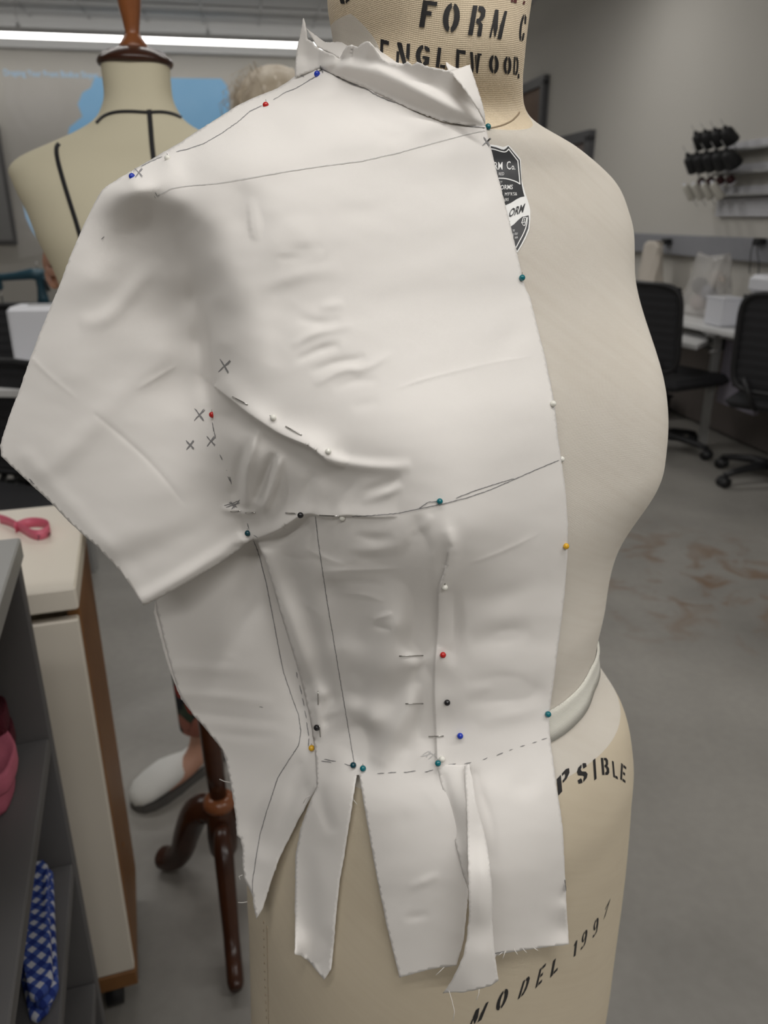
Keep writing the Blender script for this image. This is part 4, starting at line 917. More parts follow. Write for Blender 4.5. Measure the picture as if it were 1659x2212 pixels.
ltext('RM',368,476,128,M_LW,.0,.62,bold=1.5); ltext('C',520,474,140,M_LW,-.03,.56,bold=1.5); ltext('o.',580,476,100,M_LW,-.03,.62,bold=1.5)
ltext('RED',425,546,52,M_LW,.02,.72); ltext('CT',438,640,36,M_LW,0,.7); ltext('FORMS',420,716,78,M_LW,.03,.72,bold=1)
ltext("M'F'R'S&",498,790,56,M_LW,.03,.76); ltext('ERS',494,856,50,M_LW,.1,.66)
ltext('ORM',540,1050,165,M_LK,.36,.54,skew=-.12,bold=2); ltext('S.',545,1135,60,M_LK,.1,.6)
ltext('310',592,1218,40,M_LW,.05,.45); ltext('N.J. 07631',585,1262,40,M_LW,.1,.42); ltext('0608',618,1302,36,M_LW,.08,.5)
ld('label_emblem',[lineband([(722,1048),(706,1100),(698,1120),(728,1108)],9),lineband([(722,1048),(762,1046),(752,1100),(738,1146)],9),lineband([(738,1060),(728,1100),(742,1110)],8),lineband([(712,1128),(724,1146),(740,1146)],8)],M_LW,.0011)
# ------------------------------------------------------------------ second dress form on a wooden tripod
MX,MY=-.345,1.22
mq=empty('dress_form_on_tripod',(MX,MY,0),label='cream jersey dress form with black style tapes and wooden neck cap on a mahogany tripod',cat='dress form')
mz=np.array([.80,.84,.92,1.05,1.15,1.247,1.29,1.33,1.365,1.385,1.397,1.416,1.430,1.444,1.465,1.50,1.517])
mw=np.array([.125,.14,.135,.118,.128,.144,.160,.171,.184,.186,.172,.127,.092,.066,.050,.0455,.046])
md=np.array([.11,.12,.115,.095,.105,.115,.115,.105,.09,.078,.073,.068,.062,.057,.049,.045,.045])
mrot=math.radians(8)
def msurf(th,z):
    a=pch(mz,mw,z); b_=pch(mz,md,z); e=.85
    u=a*np.sign(np.cos(th))*abs(np.cos(th))**e; v=b_*np.sign(np.sin(th))*abs(np.sin(th))**e
    v=v+np.where(np.sin(th)>0,.03*np.exp(-((abs(u)-.08)/.05)**2-((z-1.18)/.06)**2),0)
    return np.stack([u*math.cos(mrot)-v*math.sin(mrot),u*math.sin(mrot)+v*math.cos(mrot),z+0*u],-1)
th=np.linspace(0,2*math.pi,120,endpoint=False); zs=np.linspace(.80,1.517,140); T,Z=np.meshgrid(th,zs); V=msurf(T,Z).reshape(-1,3); n=120
f=[(i*n+j,i*n+(j+1)%n,(i+1)*n+(j+1)%n,(i+1)*n+j) for i in range(139) for j in range(n)]+[tuple(range(139*n,140*n)),tuple(range(n-1,-1,-1))]
mobj('jersey_torso',V,f,M_JER,mq,True)
MBV=BVHTree.FromPolygons([tuple(v+np.array([MX,MY,0])) for v in V],f)
def band(name,pts,wpx,m,parent,bv,off=.0008,label=None):
    L_=resample(smoothpoly(pts,False,2),5,False); T_=np.gradient(L_,axis=0); N=np.stack([-T_[:,1],T_[:,0]],1); N/=np.linalg.norm(N,axis=1)[:,None]
    rows=[]; last=None
    for s_ in (-.5,-.17,.17,.5):
        r_=[]
        for i in range(len(L_)):
            x,y=L_[i]+N[i]*s_*wpx; h=hitdepth(bv,x,y)
            if h is None: h=last if last else 1.1
            last=h; r_.append(atd(x,y,h-off*(1 if abs(s_)>.3 else 1.5)))
        rows.append(r_)
    n_=len(L_); v=sum(rows,[]); f_=[(k*n_+i,k*n_+i+1,(k+1)*n_+i+1,(k+1)*n_+i) for k in range(3) for i in range(n_-1)]
    o=mobj(name,v,f_,m,parent,True); sm=o.modifiers.new('thickness','SOLIDIFY'); sm.thickness=.0006; keep(o); return o
M_STY=mat('black_style_tape',(.008,.008,.01),.7)
band('style_tape',[(208,266),(222,251),(245,242),(280,240),(318,243),(350,241),(375,246),(392,254)],6,M_STY,mq,MBV)
band('style_tape',[(322,237),(325,270),(328,310),(332,345)],10,M_STY,mq,MBV)
band('style_tape',[(128,310),(121,318),(124,345),(138,395),(152,440),(165,480),(176,520)],9,M_STY,mq,MBV)
for x,y in ((32,372),(73,454)):
    h=hitdepth(MBV,x+6,y) or 1.13; MB().ball(atd(x,y,h),.0035,6).build('pin_head',M_STY,mq); keep(mq.children[-1])
TX=.018
MB().lathe([(.046,1.514),(.0495,1.515),(.0515,1.519),(.050,1.523),(.040,1.531),(.022,1.537)],n=40).build('neck_cap',M_WOODD,mq)
MB().lathe([(.020,1.532),(.019,1.540),(.015,1.547),(.0105,1.552),(.0095,1.556),(.011,1.566),(.0145,1.585),(.0175,1.61),(.019,1.632),(.018,1.64),(.012,1.644)],n=28).build('turned_handle',M_WOODN,mq)
MB().tube([(TX,0,.235),(TX*.8,0,.32),(TX*.6,0,.5),(TX*.2,0,.7),(0,0,.81)],[.016,.019,.020,.018,.016],24).build('pole',M_WOODD,mq)
TX=.018
MB().lathe([(.018,.252),(.024,.25),(.030,.244),(.033,.236),(.031,.228),(.026,.222)],(TX,0,0),28).build('pole_collar',mat('mahogany_polished',(.24,.085,.035),.18),mq)
MB().lathe([(.024,.226),(.028,.21),(.030,.15),(.028,.118),(.022,.104),(.01,.10)],(TX,0,0),24).build('hub',M_WOODD,mq)
def mleg(dx,dy,prof):
    L_=math.hypot(dx,dy); ux,uy=dx/L_,dy/L_; pts=[];r=[]
    for q,z,rr in prof: pts.append((TX+ux*q*L_,uy*q*L_,z)); r.append(rr)
    P=smoothpoly(pts,False,2); R2=np.interp(np.linspace(0,1,len(P)),np.linspace(0,1,len(r)),r)
    return MB().tube([tuple(p) for p in P],list(R2),14).build('leg',M_WOODD,mq)
pr=[(.08,.19,.018),(.20,.212,.027),(.38,.19,.031),(.54,.13,.028),(.66,.068,.025),(.82,.034,.025),(.98,.028,.025),(1.06,.026,.015)]
mleg(-.150,.065,pr); mleg(.058,-.225,[(a,z*.96,r*.62) for a,z,r in pr]); mleg(.16,.15,pr)

# ------------------------------------------------------------------ person behind the second form
M_SKIN=mat('skin',(.50,.27,.19),.55,bump=(200,.1,.0005)); M_SHIRT=mat('pale_blouse',(.55,.50,.50),.85); M_SHOE=mat('white_canvas_shoe',(.72,.72,.70),.7)
M_HAIR=mat('platinum_hair',(.70,.62,.50),.55,vary=(40,(.50,.41,.30),.3,.7)); M_SOLE=mat('shoe_sole',(.10,.095,.09),.7)
ps=empty('person',(-.38,1.68,0),label='person with platinum hair, dark floral trousers and white slip-on shoes behind the forms',cat='person')
def skinned(name,nodes,edges,m,parent,root=0,sub=2):
    me=bpy.data.meshes.new(name); me.from_pydata([q[0] for q in nodes],edges,[]); me.materials.append(m)
    o=link(bpy.data.objects.new(name,me),parent); md_=o.modifiers.new('skin','SKIN'); md_.use_smooth_shade=True
    sv=me.skin_vertices[0].data
    for i,q in enumerate(nodes): sv[i].radius=(q[1],q[1] if len(q)<3 else q[2])
    sv[root].use_root=True
    s_=o.modifiers.new('subdivision','SUBSURF'); s_.levels=sub; s_.render_levels=sub; keep(o); return o
hd=(-.225,1.77)
fx,fy=-.5,-.866
nodes=[((-.345,1.755,.93),.105,.10),((-.31,1.765,1.08),.09,.10),((-.27,1.775,1.24),.11,.12),((-.25,1.775,1.345),.085,.10),((-.24,1.775,1.40),.042),((-.232,1.765,1.455),.058,.065),((-.228,1.768,1.515),.068,.078),((-.226,1.772,1.565),.045,.05),
 ((-.385,1.845,1.325),.045),((-.50,1.66,1.12),.036),((-.545,1.42,1.235),.024),((-.556,1.365,1.255),.022,.030),
 ((-.12,1.70,1.325),.045),((-.10,1.52,1.14),.036),((-.17,1.40,1.2),.024),((-.19,1.36,1.22),.022,.03),
 ((-.43,1.72,.84),.082),((-.455,1.60,.47),.052),((-.455,1.585,.28),.046),((-.452,1.595,.13),.032),((-.456,1.592,.075),.033),((-.485,1.555,.045),.026),((-.54,1.485,.035),.020),
 ((-.29,1.79,.84),.082),((-.27,1.76,.47),.052),((-.265,1.80,.11),.030),((-.265,1.80,.05),.032),((-.30,1.70,.03),.028)]
edges=[(0,1),(1,2),(2,3),(3,4),(4,5),(5,6),(6,7),(3,8),(8,9),(9,10),(10,11),(3,12),(12,13),(13,14),(14,15),(0,16),(16,17),(17,18),(18,19),(19,20),(20,21),(21,22),(0,23),(23,24),(24,25),(25,26),(26,27)]
def addhand(base,idx,d,side):
    d=Vector(d).normalized(); s_=Vector(side).normalized(); up_=d.cross(s_)
    for k,(o_,L_) in enumerate(((-.024,.055),(-.008,.068),(.008,.064),(.024,.05))):
        b=Vector(base)+s_*o_+d*.03; p1=b+d*L_*.5-up_*.004; p2=b+d*L_-up_*.018
        i=len(nodes); nodes.extend([(tuple(b),.009),(tuple(p1),.0085),(tuple(p2),.007)]); edges.extend([(idx,i),(i,i+1),(i+1,i+2)])
    b=Vector(base)-s_*.030+d*.0; i=len(nodes); nodes.extend([(tuple(b-s_*.006+d*.012),.010),(tuple(b-s_*.016+d*.04-up_*.01),.008)]); edges.extend([(idx,i),(i,i+1)])
addhand((-.556,1.365,1.255),11,(.25,-.9,.1),(.2,.1,1)); addhand((-.19,1.36,1.22),15,(-.5,-.8,.1),(.1,.1,1))
skinned('body',nodes,edges,M_SKIN,ps)
# clothes
mtr=mat('floral_trouser_cloth',(.010,.013,.022),.85); nt=mtr.node_tree; L=nt.links; b=nt.nodes['Principled BSDF']; tc=nt.nodes.new('ShaderNodeTexCoord')
vo=nt.nodes.new('ShaderNodeTexVoronoi'); vo.inputs['Scale'].default_value=24; L.new(tc.outputs['Object'],vo.inputs['Vector'])
rp=nt.nodes.new('ShaderNodeValToRGB'); e=rp.color_ramp.elements; e[0].position=.50; e[0].color=(1,1,1,1); e[1].position=.62; e[1].color=(0,0,0,1); L.new(vo.outputs['Distance'],rp.inputs['Fac'])
sp_=nt.nodes.new('ShaderNodeSeparateColor'); L.new(vo.outputs['Color'],sp_.inputs['Color'])
rc2=nt.nodes.new('ShaderNodeValToRGB'); rc2.color_ramp.interpolation='CONSTANT'; e=rc2.color_ramp.elements; e[0].color=(.42,.06,.05,1); e[1].position=.35; e[1].color=(.50,.19,.14,1)
q=e.new(.6); q.color=(.05,.08,.05,1); q=e.new(.8); q.color=(.35,.24,.05,1); q=e.new(.9); q.color=(.012,.015,.025,1); L.new(sp_.outputs[0],rc2.inputs['Fac'])
mx=nt.nodes.new('ShaderNodeMix'); mx.data_type='RGBA'; mx.inputs['A'].default_value=(.010,.013,.022,1); L.new(rp.outputs['Color'],mx.inputs['Factor']); L.new(rc2.outputs['Color'],mx.inputs['B']); L.new(mx.outputs['Result'],b.inputs['Base Color'])
tr=MB()
tr.tube([(-.345,1.755,.98),(-.40,1.74,.86),(-.45,1.67,.66),(-.455,1.60,.47),(-.450,1.585,.28),(-.448,1.58,.155)],[.115,.105,.082,.064,.057,.054],20,cap=False)
tr.tube([(-.345,1.755,.98),(-.30,1.78,.86),(-.28,1.77,.66),(-.27,1.76,.47),(-.267,1.78,.28),(-.265,1.795,.135)],[.115,.105,.082,.066,.058,.055],20,cap=False)
o=tr.build('trousers',mtr,ps); keep(o); sm=o.modifiers.new('thickness','SOLIDIFY'); sm.thickness=.003
sh=MB().tube([(-.345,1.755,.90),(-.335,1.757,.98),(-.31,1.765,1.10),(-.27,1.775,1.24),(-.25,1.775,1.345),(-.242,1.775,1.385)],[.125,.120,.112,.130,.115,.06],22,cap=False)
sh.tube([(-.30,1.80,1.335),(-.385,1.845,1.325),(-.44,1.75,1.22),(-.49,1.675,1.14)],[.06,.058,.052,.05],16,cap=False)
sh.tube([(-.20,1.74,1.335),(-.12,1.70,1.325),(-.105,1.60,1.22),(-.10,1.535,1.15)],[.06,.058,.052,.05],16,cap=False)
o=sh.build('blouse',M_SHIRT,ps); keep(o); sm=o.modifiers.new('thickness','SOLIDIFY'); sm.thickness=.003
def shoe(heel,toe,name='shoe'):
    h=Vector(heel);t=Vector(toe); d=(t-h).normalized(); s_=Vector((-d.y,d.x,0)); L_=(t-h).length
    prof=[(-.02,.010,.030,.062),(.0,.030,.030,.068),(.15,.036,.028,.062),(.35,.037,.026,.052),(.48,.041,.026,.060),(.60,.046,.026,.064),(.75,.048,.024,.056),(.88,.044,.022,.046),(.96,.032,.018,.034),(1.0,.012,.014,.024)]
    v=[];n=20
    for a,wd_,_,ht in prof:
        c=h+d*a*L_
        for k in range(n):
            q=2*math.pi*k/n; x=math.cos(q)*wd_; z=math.sin(q); z=(z*.5+.5)**.8*ht+.012
            v.append(c+s_*x+Vector((0,0,z)))
    f_=[(i*n+j,i*n+(j+1)%n,(i+1)*n+(j+1)%n,(i+1)*n+j) for i in range(len(prof)-1) for j in range(n)]+[tuple(range(n-1,-1,-1)),tuple(range((len(prof)-1)*n,len(prof)*n))]
    mb=MB().add(v,f_,True); o=mb.build(name,M_SHOE,ps); keep(o)
    so=MB(); L1=[];R1=[]
    for a,wd_,_,ht in prof: L1.append(h+d*a*L_+s_*(wd_*.96)); R1.append(h+d*a*L_-s_*(wd_*.96))
    so.prism([(p.x,p.y) for p in L1+R1[::-1]],.001,.020); q=so.build('shoe_sole',M_SOLE,o); keep(q)
shoe((-.432,1.655,0),(-.595,1.455,0)); shoe((-.26,1.835,0),(-.325,1.60,0))
# hair: cap plus locks; face details
hr=MB().ball((-.222,1.785,1.520),.088,12,(1.0,1.05,1.0))
r_=random.Random(3)
for k in range(90):
    a=r_.uniform(0,2*math.pi); el=r_.uniform(.05,1.35); c=Vector((-.222,1.785,1.520)); d=Vector((math.cos(a)*math.cos(el),math.sin(a)*math.cos(el),math.sin(el)))
    if d.x*fx+d.y*fy>.5 and d.z<.45: continue
    p=c+d*.084; t=Vector((-d.y,d.x,0)).normalized(); dn=Vector((0,0,-1))
    pts=[p,p+d*.010+dn*.02+t*.012*r_.uniform(-1,1),p+d*.014+dn*.05+t*.02*r_.uniform(-1,1),p+d*.006+dn*.085+t*.02*r_.uniform(-1,1)]
    hr.tube(pts,[.007,.009,.007,.002],6)
o=hr.build('hair',M_HAIR,ps); keep(o)
fc_=MB()
for k in range(70):
    a=r_.uniform(2.2,4.4); el=r_.uniform(.1,1.1); c=Vector((-.222,1.785,1.520)); d=Vector((math.cos(a)*math.cos(el),math.sin(a)*math.cos(el),math.sin(el)))
    p=c+d*.085; fc_.tube([p,p+d*.012+Vector((0,0,.006)),p+d*.02+Vector((r_.uniform(-.02,.02),0,-.01)),p+d*.018+Vector((r_.uniform(-.02,.02),0,-.035))],.0005,4)
o=fc_.build('flyaway_hair',M_HAIR,o); keep(o)
hc=Vector((-.230,1.765,1.505)); fdv=Vector((fx,fy,0)); sdv=Vector((-fy,fx,0))
M_EYE=mat('eye_white',(.8,.8,.8),.2); M_LIP=mat('lips',(.42,.12,.11),.5)
for s_ in (-1,1):
    q=MB().ball(hc+fdv*.066+sdv*s_*.028+Vector((0,0,.0)),.011,6).build('eye',M_EYE,ps); keep(q)
    q=MB().ball(hc+sdv*s_*.070+Vector((0,0,-.005)),.026,6,(.35,.5,1)).build('ear',M_SKIN,ps); keep(q)
q=MB().tube([hc+fdv*.075+Vector((0,0,.01)),hc+fdv*.090+Vector((0,0,-.025)),hc+fdv*.076+Vector((0,0,-.032))],[.006,.011,.006],8).build('nose',M_SKIN,ps); keep(q)
q=MB().tube([hc+fdv*.070+sdv*-.02+Vector((0,0,-.055)),hc+fdv*.078+Vector((0,0,-.053)),hc+fdv*.070+sdv*.02+Vector((0,0,-.055))],[.002,.006,.002],8).build('mouth',M_LIP,ps); keep(q)

# ------------------------------------------------------------------ cream cabinet table at left
TA=math.atan2(.303,.953); ux=Vector((.953,.303,0)); uy=Vector((-.303,.953,0)); A0=Vector((-.431,.968,0))
def L2(a,b_,z): return A0+ux*a+uy*b_+Vector((0,0,z))   # a<0: leftwards, b>0: away
tb=empty('cutting_table',A0,TA,label='cream cabinet table on casters with wooden side and pink tape measure lying on top',cat='table')
def bxl(name,a0,a1,b0,b1,z0,z1,m,par,bev=.002,**k):
    return MB().box(((a0+a1)/2,(b0+b1)/2,(z0+z1)/2),(a1-a0,b1-b0,z1-z0),bev=bev).build(name,m,par)
bxl('tabletop',-.90,0,-.01,.35,.805,.84,M_CRM,tb,.003)
bxl('front_panel',-.86,-.004,.0,.018,.095,.785,M_CRM,tb)
bxl('plinth_rail',-.86,-.002,-.002,.02,.06,.094,M_WOODL,tb)
bxl('side_panel',-.02,-.002,.019,.27,.06,.804,M_WOODL,tb)
bxl('back_panel',-.86,-.004,.252,.27,.06,.804,M_CRM,tb)
bxl('inner_shelf',-.85,-.022,.02,.25,.09,.108,M_CRM,tb)
MB().tube([(-.018,.10,.28),(-.0,.10,.28)],.004,8).build('screw_cap',M_WOODL,tb)
for a,b_ in ((-.045,.03),(-.03,.235),(-.82,.03),(-.82,.235)):
    w_=MB().tube([(a-.014,b_,.0275),(a+.014,b_,.0275)],.0265,18).build('caster',M_BLK,tb); MB().box((a,b_,.05),(.042,.03,.022),bev=.003).build('caster_fork',M_BLK,w_)
# pink tape measure, a ribbon looped on the table
M_PINK=mat('pink_tape',(.62,.13,.20),.45); M_TXT=mat('tape_print',(.02,.01,.02),.6)
tm=empty('tape_measure',G(80,1152,.84),label='pink tape measure looped on the cream cabinet table',cat='tape measure')
tp=[(0,1131,.0005),(18,1136,.001),(34,1144,.002),(48,1152,.002),(62,1161,.002),(80,1168,.002),(98,1164,.003),(110,1156,.004),(111,1147,.004),(100,1141,.003),(80,1138,.002),(60,1140,.001),(44,1146,.001),(34,1152,.0005)]
P=[np.array(G(x,y,.841+z)) for x,y,z in tp]; P=smoothpoly(P,False,2)
v=[];wd_=.016
for p in P: v.append(tuple(p)); 
for p in P: v.append((p[0]-.002,p[1]+.003,p[2]+wd_))
n=len(P); o=mobj('tape_ribbon',v,[(i,i+1,n+i+1,n+i) for i in range(n-1)],M_PINK,tm,True); sm=o.modifiers.new('thickness','SOLIDIFY'); sm.thickness=.0006; keep(o)
TPB=BVHTree.FromPolygons(v,[(i,i+1,n+i+1,n+i) for i in range(n-1)])
def flatletter(txt,px,py,size,m,parent,bv,off=.001,sx=1,name='printed_number',dflt=1.1):
    cu=bpy.data.curves.new(name,'FONT'); cu.body=txt; cu.size=size; cu.resolution_u=3
    o=bpy.data.objects.new('tmp',cu); COL.objects.link(o); dg=bpy.context.evaluated_depsgraph_get(); me=bpy.data.meshes.new_from_object(o.evaluated_get(dg)); bpy.data.objects.remove(o)
    V_=[]
    for q in me.vertices:
        x,y=px+q.co.x*sx,py-q.co.y; h=hitdepth(bv,x,y) or dflt; V_.append(atd(x,y,h-off))
    fs=[tuple(p.vertices) for p in me.polygons]; bpy.data.meshes.remove(me); return keep(mobj(name,V_,fs,m,parent))
hh=hitdepth(TPB,84,1160) or 1.13
flatletter('7',79,1168,16,M_TXT,tm,TPB,dflt=hh); flatletter('8',104,1158,11,M_TXT,tm,TPB,dflt=hh)

# ------------------------------------------------------------------ grey open shelf unit, lower left
S0=Vector((-.413,.806,0)); su=empty('open_shelf_unit',S0,TA,label='dark grey open shelf unit at the lower left holding folded fabrics',cat='shelf unit')
dd=.46; ww=.62   # depth leftwards, width towards the viewer
bxl('top_board',-dd,.0,-ww,.0,.955,.98,M_GRYL,su)
bxl('end_panel',-dd,-.004,-.018,-.001,.03,.954,M_GRYD,su)
bxl('end_panel',-dd,-.004,-ww,-ww+.018,.03,.954,M_GRYD,su)
bxl('back_board',-dd,-dd+.012,-ww+.019,-.019,.03,.954,M_GRYD,su)
for z in (.70,.50,.28,.03): bxl('shelf_board',-dd+.013,-.006,-ww+.019,-.019,z,z+.020,M_GRYD,su)
# folded gingham
mg=mat('blue_gingham',(.02,.05,.30),.85); nt=mg.node_tree; L=nt.links; b=nt.nodes['Principled BSDF']; tc=nt.nodes.new('ShaderNodeTexCoord'); mp=nt.nodes.new('ShaderNodeMapping'); mp.inputs['Rotation'].default_value=(0,0,TA+.12)
L.new(tc.outputs['Object'],mp.inputs['Vector']); sx=nt.nodes.new('ShaderNodeSeparateXYZ'); L.new(mp.outputs['Vector'],sx.inputs[0])
def stripe(i,extra=None):
    m1=nt.nodes.new('ShaderNodeMath'); m1.operation='MULTIPLY'; m1.inputs[1].default_value=75
    L.new(sx.outputs[i],m1.inputs[0])
    m2=nt.nodes.new('ShaderNodeMath'); m2.operation='FRACT'; L.new(m1.outputs[0],m2.inputs[0]); m3=nt.nodes.new('ShaderNodeMath'); m3.operation='GREATER_THAN'; m3.inputs[1].default_value=.5; L.new(m2.outputs[0],m3.inputs[0]); return m3
a1=stripe(0);a2=stripe(1); ad=nt.nodes.new('ShaderNodeMath'); ad.operation='ADD'; L.new(a1.outputs[0],ad.inputs[0]); L.new(a2.outputs[0],ad.inputs[1])
hf=nt.nodes.new('ShaderNodeMath'); hf.operation='MULTIPLY'; hf.inputs[1].default_value=.5; L.new(ad.outputs[0],hf.inputs[0])
rg=nt.nodes.new('ShaderNodeValToRGB'); rg.color_ramp.interpolation='CONSTANT'; e=rg.color_ramp.elements; e[0].color=(.012,.035,.24,1); e[1].position=.4; e[1].color=(.06,.11,.42,1); q=e.new(.9); q.color=(.62,.64,.72,1)
L.new(hf.outputs[0],rg.inputs['Fac']); L.new(rg.outputs['Color'],b.inputs['Base Color'])
def foldedcloth(name,label,outl,z0,z1,m,cat,layers=3,seed=1,lump=.006):
    """a stack of folded layers: each layer a rounded slab following the outline"""
    r=np.random.default_rng(seed); C=np.mean([np.array(G(x,y,z1))[:2] for x,y in outl],0); o=empty(name,(C[0],C[1],z0),label=label,cat=cat)
    pts=np.array([np.array(G(x,y,z1))[:2] for x,y in outl]); B=smoothpoly(pts,True,1)
    hgt=(z1-z0)/layers
    for k in range(layers):
        s_=1-.05*r.random(); sh_=r.normal(0,.003,2); Q=(B-C)*s_+sh_; n=len(Q); v=[];f_=[]
        rows=[(.93,.04),(.985,.2),(1.0,.5),(.985,.8),(.93,.97)]
        for sc,t in rows:
            for p in Q: v.append((p[0]*sc,p[1]*sc,(k+t)*hgt+.0))
        rings=[.75,.5,.25]
        for sc in rings:
            for j,p in enumerate(Q): v.append((p[0]*sc,p[1]*sc,(k+.97)*hgt+lump*math.sin(p[0]*sc*45+seed)*math.cos(p[1]*sc*30+k)))
        R_n=len(rows)+len(rings)
        for i in range(R_n-1):
            for j in range(n): f_.append((i*n+j,i*n+(j+1)%n,(i+1)*n+(j+1)%n,(i+1)*n+j))
        v.append((0,0,(k+.97)*hgt)); c_=len(v)-1
        for j in range(n): f_.append(((R_n-1)*n+j,(R_n-1)*n+(j+1)%n,c_))
        f_.append(tuple(range(n-1,-1,-1)))
        mobj('folded_layer',v,f_,m,o,True)
    return o
foldedcloth('folded_gingham','blue and white gingham fabric folded on the lower shelf of the grey unit',[(12,1862),(60,1858),(97,1850),(99,1900),(101,1980),(105,2060),(108,2122),(60,2166),(46,2100),(20,2010),(2,1960)],.521,.565,mg,'fabric',3,2)
foldedcloth('folded_pink_cloth','pink fabric bundle on the middle shelf of the grey unit',[(-60,1560),(2,1562),(24,1590),(28,1612),(16,1650),(0,1678),(-60,1700)],.721,.775,mat('pink_cloth',(.62,.16,.24),.8,bump=(60,.4,.004)),'fabric',2,5,.008)
foldedcloth('dark_red_yarn','dark red fluffy bundle behind the pink fabric',[(-50,1490),(4,1496),(16,1508),(14,1530),(2,1552),(-40,1556)],.721,.80,mat('dark_red_yarn_mat',(.10,.008,.02),.9,bump=(300,1,.004)),'yarn',3,9,.010)

# ------------------------------------------------------------------ office chairs
def chair(name,loc,rz,label,grp='black mesh office chairs'):
    c=empty(name,loc,rz,label=label,cat='office chair',group=grp)
    for k in range(5):
        a=2*math.pi*k/5+.3; ca,sa=math.cos(a),math.sin(a)
        lg=MB().tube([(0,0,.10),(.12*ca,.12*sa,.105),(.24*ca,.24*sa,.085),(.30*ca,.30*sa,.07)],[.028,.024,.019,.016],10).build('base_leg',M_BLK,c)
        w_=MB(); 
        for s_ in (-1,1): w_.tube([(.30*ca-sa*s_*.006,.30*sa+ca*s_*.006,.031),(.30*ca-sa*s_*.026,.30*sa+ca*s_*.026,.031)],.030,16)
        w_.box((.30*ca,.30*sa,.055),(.03,.03,.03),a,bev=.004); w_.build('caster',M_BLK,lg)
    MB().lathe([(.035,.085),(.032,.14),(.026,.15),(.026,.28),(.018,.285),(.018,.42),(.06,.425),(.06,.44)],n=18).build('gas_column',M_BLK,c)
    st=MB(); st.box((0,.02,.475),(.50,.48,.07),bev=.03); st.build('seat',M_MESHB,c)
    # back frame: rounded rectangle loop, slightly curved
    pts=[];hw_=.235; 
    for t in np.linspace(0,2*math.pi,33):
        x=math.copysign(abs(math.cos(t))**.35,math.cos(t))*hw_; z=.80+math.copysign(abs(math.sin(t))**.35,math.sin(t))*.255
        y=-.235-.10*(z-.55)+ .05*(x/hw_)**2*1.0; pts.append((x,y,z))
    MB().tube(pts,.016,8,cap=False).build('backrest_frame',M_BLK,c)
    v=[];nx,nz=14,30
    for i in range(nz+1):
        for j in range(nx+1):
            x=-hw_+2*hw_*j/nx; z=.555+.49*i/nz; v.append((x*.98,-.235-.10*(z-.55)+.05*(x/hw_)**2+.004*math.sin(i*math.pi/1.5),z))
    o=mobj('backrest_mesh',v,[(i*(nx+1)+j,i*(nx+1)+j+1,(i+1)*(nx+1)+j+1,(i+1)*(nx+1)+j) for i in range(nz) for j in range(nx)],M_MESHB,c,True); sm=o.modifiers.new('t','SOLIDIFY'); sm.thickness=.006
    br=MB(); br.tube([(-.10,-.02,.44),(-.10,-.20,.45),(-.12,-.265,.52),(-.16,-.25,.62)],.014,8); br.build('back_support',M_BLK,c)
    br=MB(); br.tube([(.10,-.02,.44),(.10,-.20,.45),(.12,-.265,.52),(.16,-.25,.62)],.014,8); br.build('back_support',M_BLK,c)
    return c
ch1=chair('office_chair',(2.06,3.88,0),math.radians(-38),'black mesh office chair cut by the right edge, its back to the viewer')
ch1.scale=(1,1,.93)
def chcopy(loc,rz,label,sc=(1,1,.93)):
    c=copy_tree(ch1); c.location=loc; c.rotation_euler=(0,0,rz); c.scale=sc; c['label']=label; return c
chcopy((1.66,4.50,0),math.radians(-62),'black office chair half hidden behind the large form, its seat pointing at the desk')
chcopy((-1.78,3.62,0),math.radians(176),'black mesh office chair at far left behind the white desk',(1,1,.865))
chcopy((-1.42,2.50,0),math.radians(160),'black office chair at far left just behind the cream cabinet table',(1,1,.79))

# ------------------------------------------------------------------ desks
def desk(name,label,poly,z,th_,legs,m=M_WHT,cat='desk'):
    c=np.mean([[p[0],p[1]] for p in poly],0); o=empty(name,(c[0],c[1],0),label=label,cat=cat)
    q=MB().prism([(p[0]-c[0],p[1]-c[1]) for p in poly],z-th_,z).build('desktop',m,o,bevel=.004)
    for a,b_ in legs: MB().box((a-c[0],b_-c[1],(z-th_-.001)/2),(.04,.04,z-th_-.001)).build('desk_leg',M_GRYL,o)
    return o
def wallpt(px,py,z,inset=.05):  # point at height z on desk back, along wall
    p=G(px,py,z); return p
def alongwall(y0,out,z=0):
    # point `out` metres from the right wall at world y0
    k=(y0-K[1]-(-D2[1]*out))/D1[1]; return RP(k,out,z)
a0=alongwall(5.9,.03);a1=alongwall(5.9,.50);b1=G(1590,720,.74);b2=alongwall(3.3,.03); b11=G(1430,686,.74); b12=alongwall(3.3,.50)
rd=desk('sewing_desk','white sewing desk along the right wall under the cable raceway',[(a0.x,a0.y),(a1.x,a1.y),(b11.x,b11.y),(b1.x,b1.y),(b12.x,b12.y),(b2.x,b2.y)][::-1],.74,.028,[])
c=rd.location
for nm,pp,z in (('drop_leaf',[(1437,706),(1470,704),(1526,714),(1530,734),(1507,745),(1441,733)],.66),('drop_leaf',[(1514,706),(1560,700),(1592,701),(1594,726),(1560,719),(1528,716)],.70)):
    P=[G(x,y,z) for x,y in pp]; MB().prism([(p.x-c.x,p.y-c.y) for p in P],z-.03,z).build(nm,M_WHT,rd,bevel=.005)
P=[G(1573,728,.68),G(1600,732,.68)]
p0=G(1575,722,.69); p1=G(1660,742,.69)
d=(p1-p0); mid=(p0+p1)/2-Vector(c); MB().box((mid.x,mid.y,.48),(d.length,.03,.36),math.atan2(d.y,d.x)).build('side_panel',mat('lavender_panel',(.33,.31,.38),.5),rd)
p=G(1547,735,.60)-Vector(c); MB().box((p.x,p.y,.60),(.11,.10,.11),.2,bev=.006).build('cable_box',M_BLK,rd)
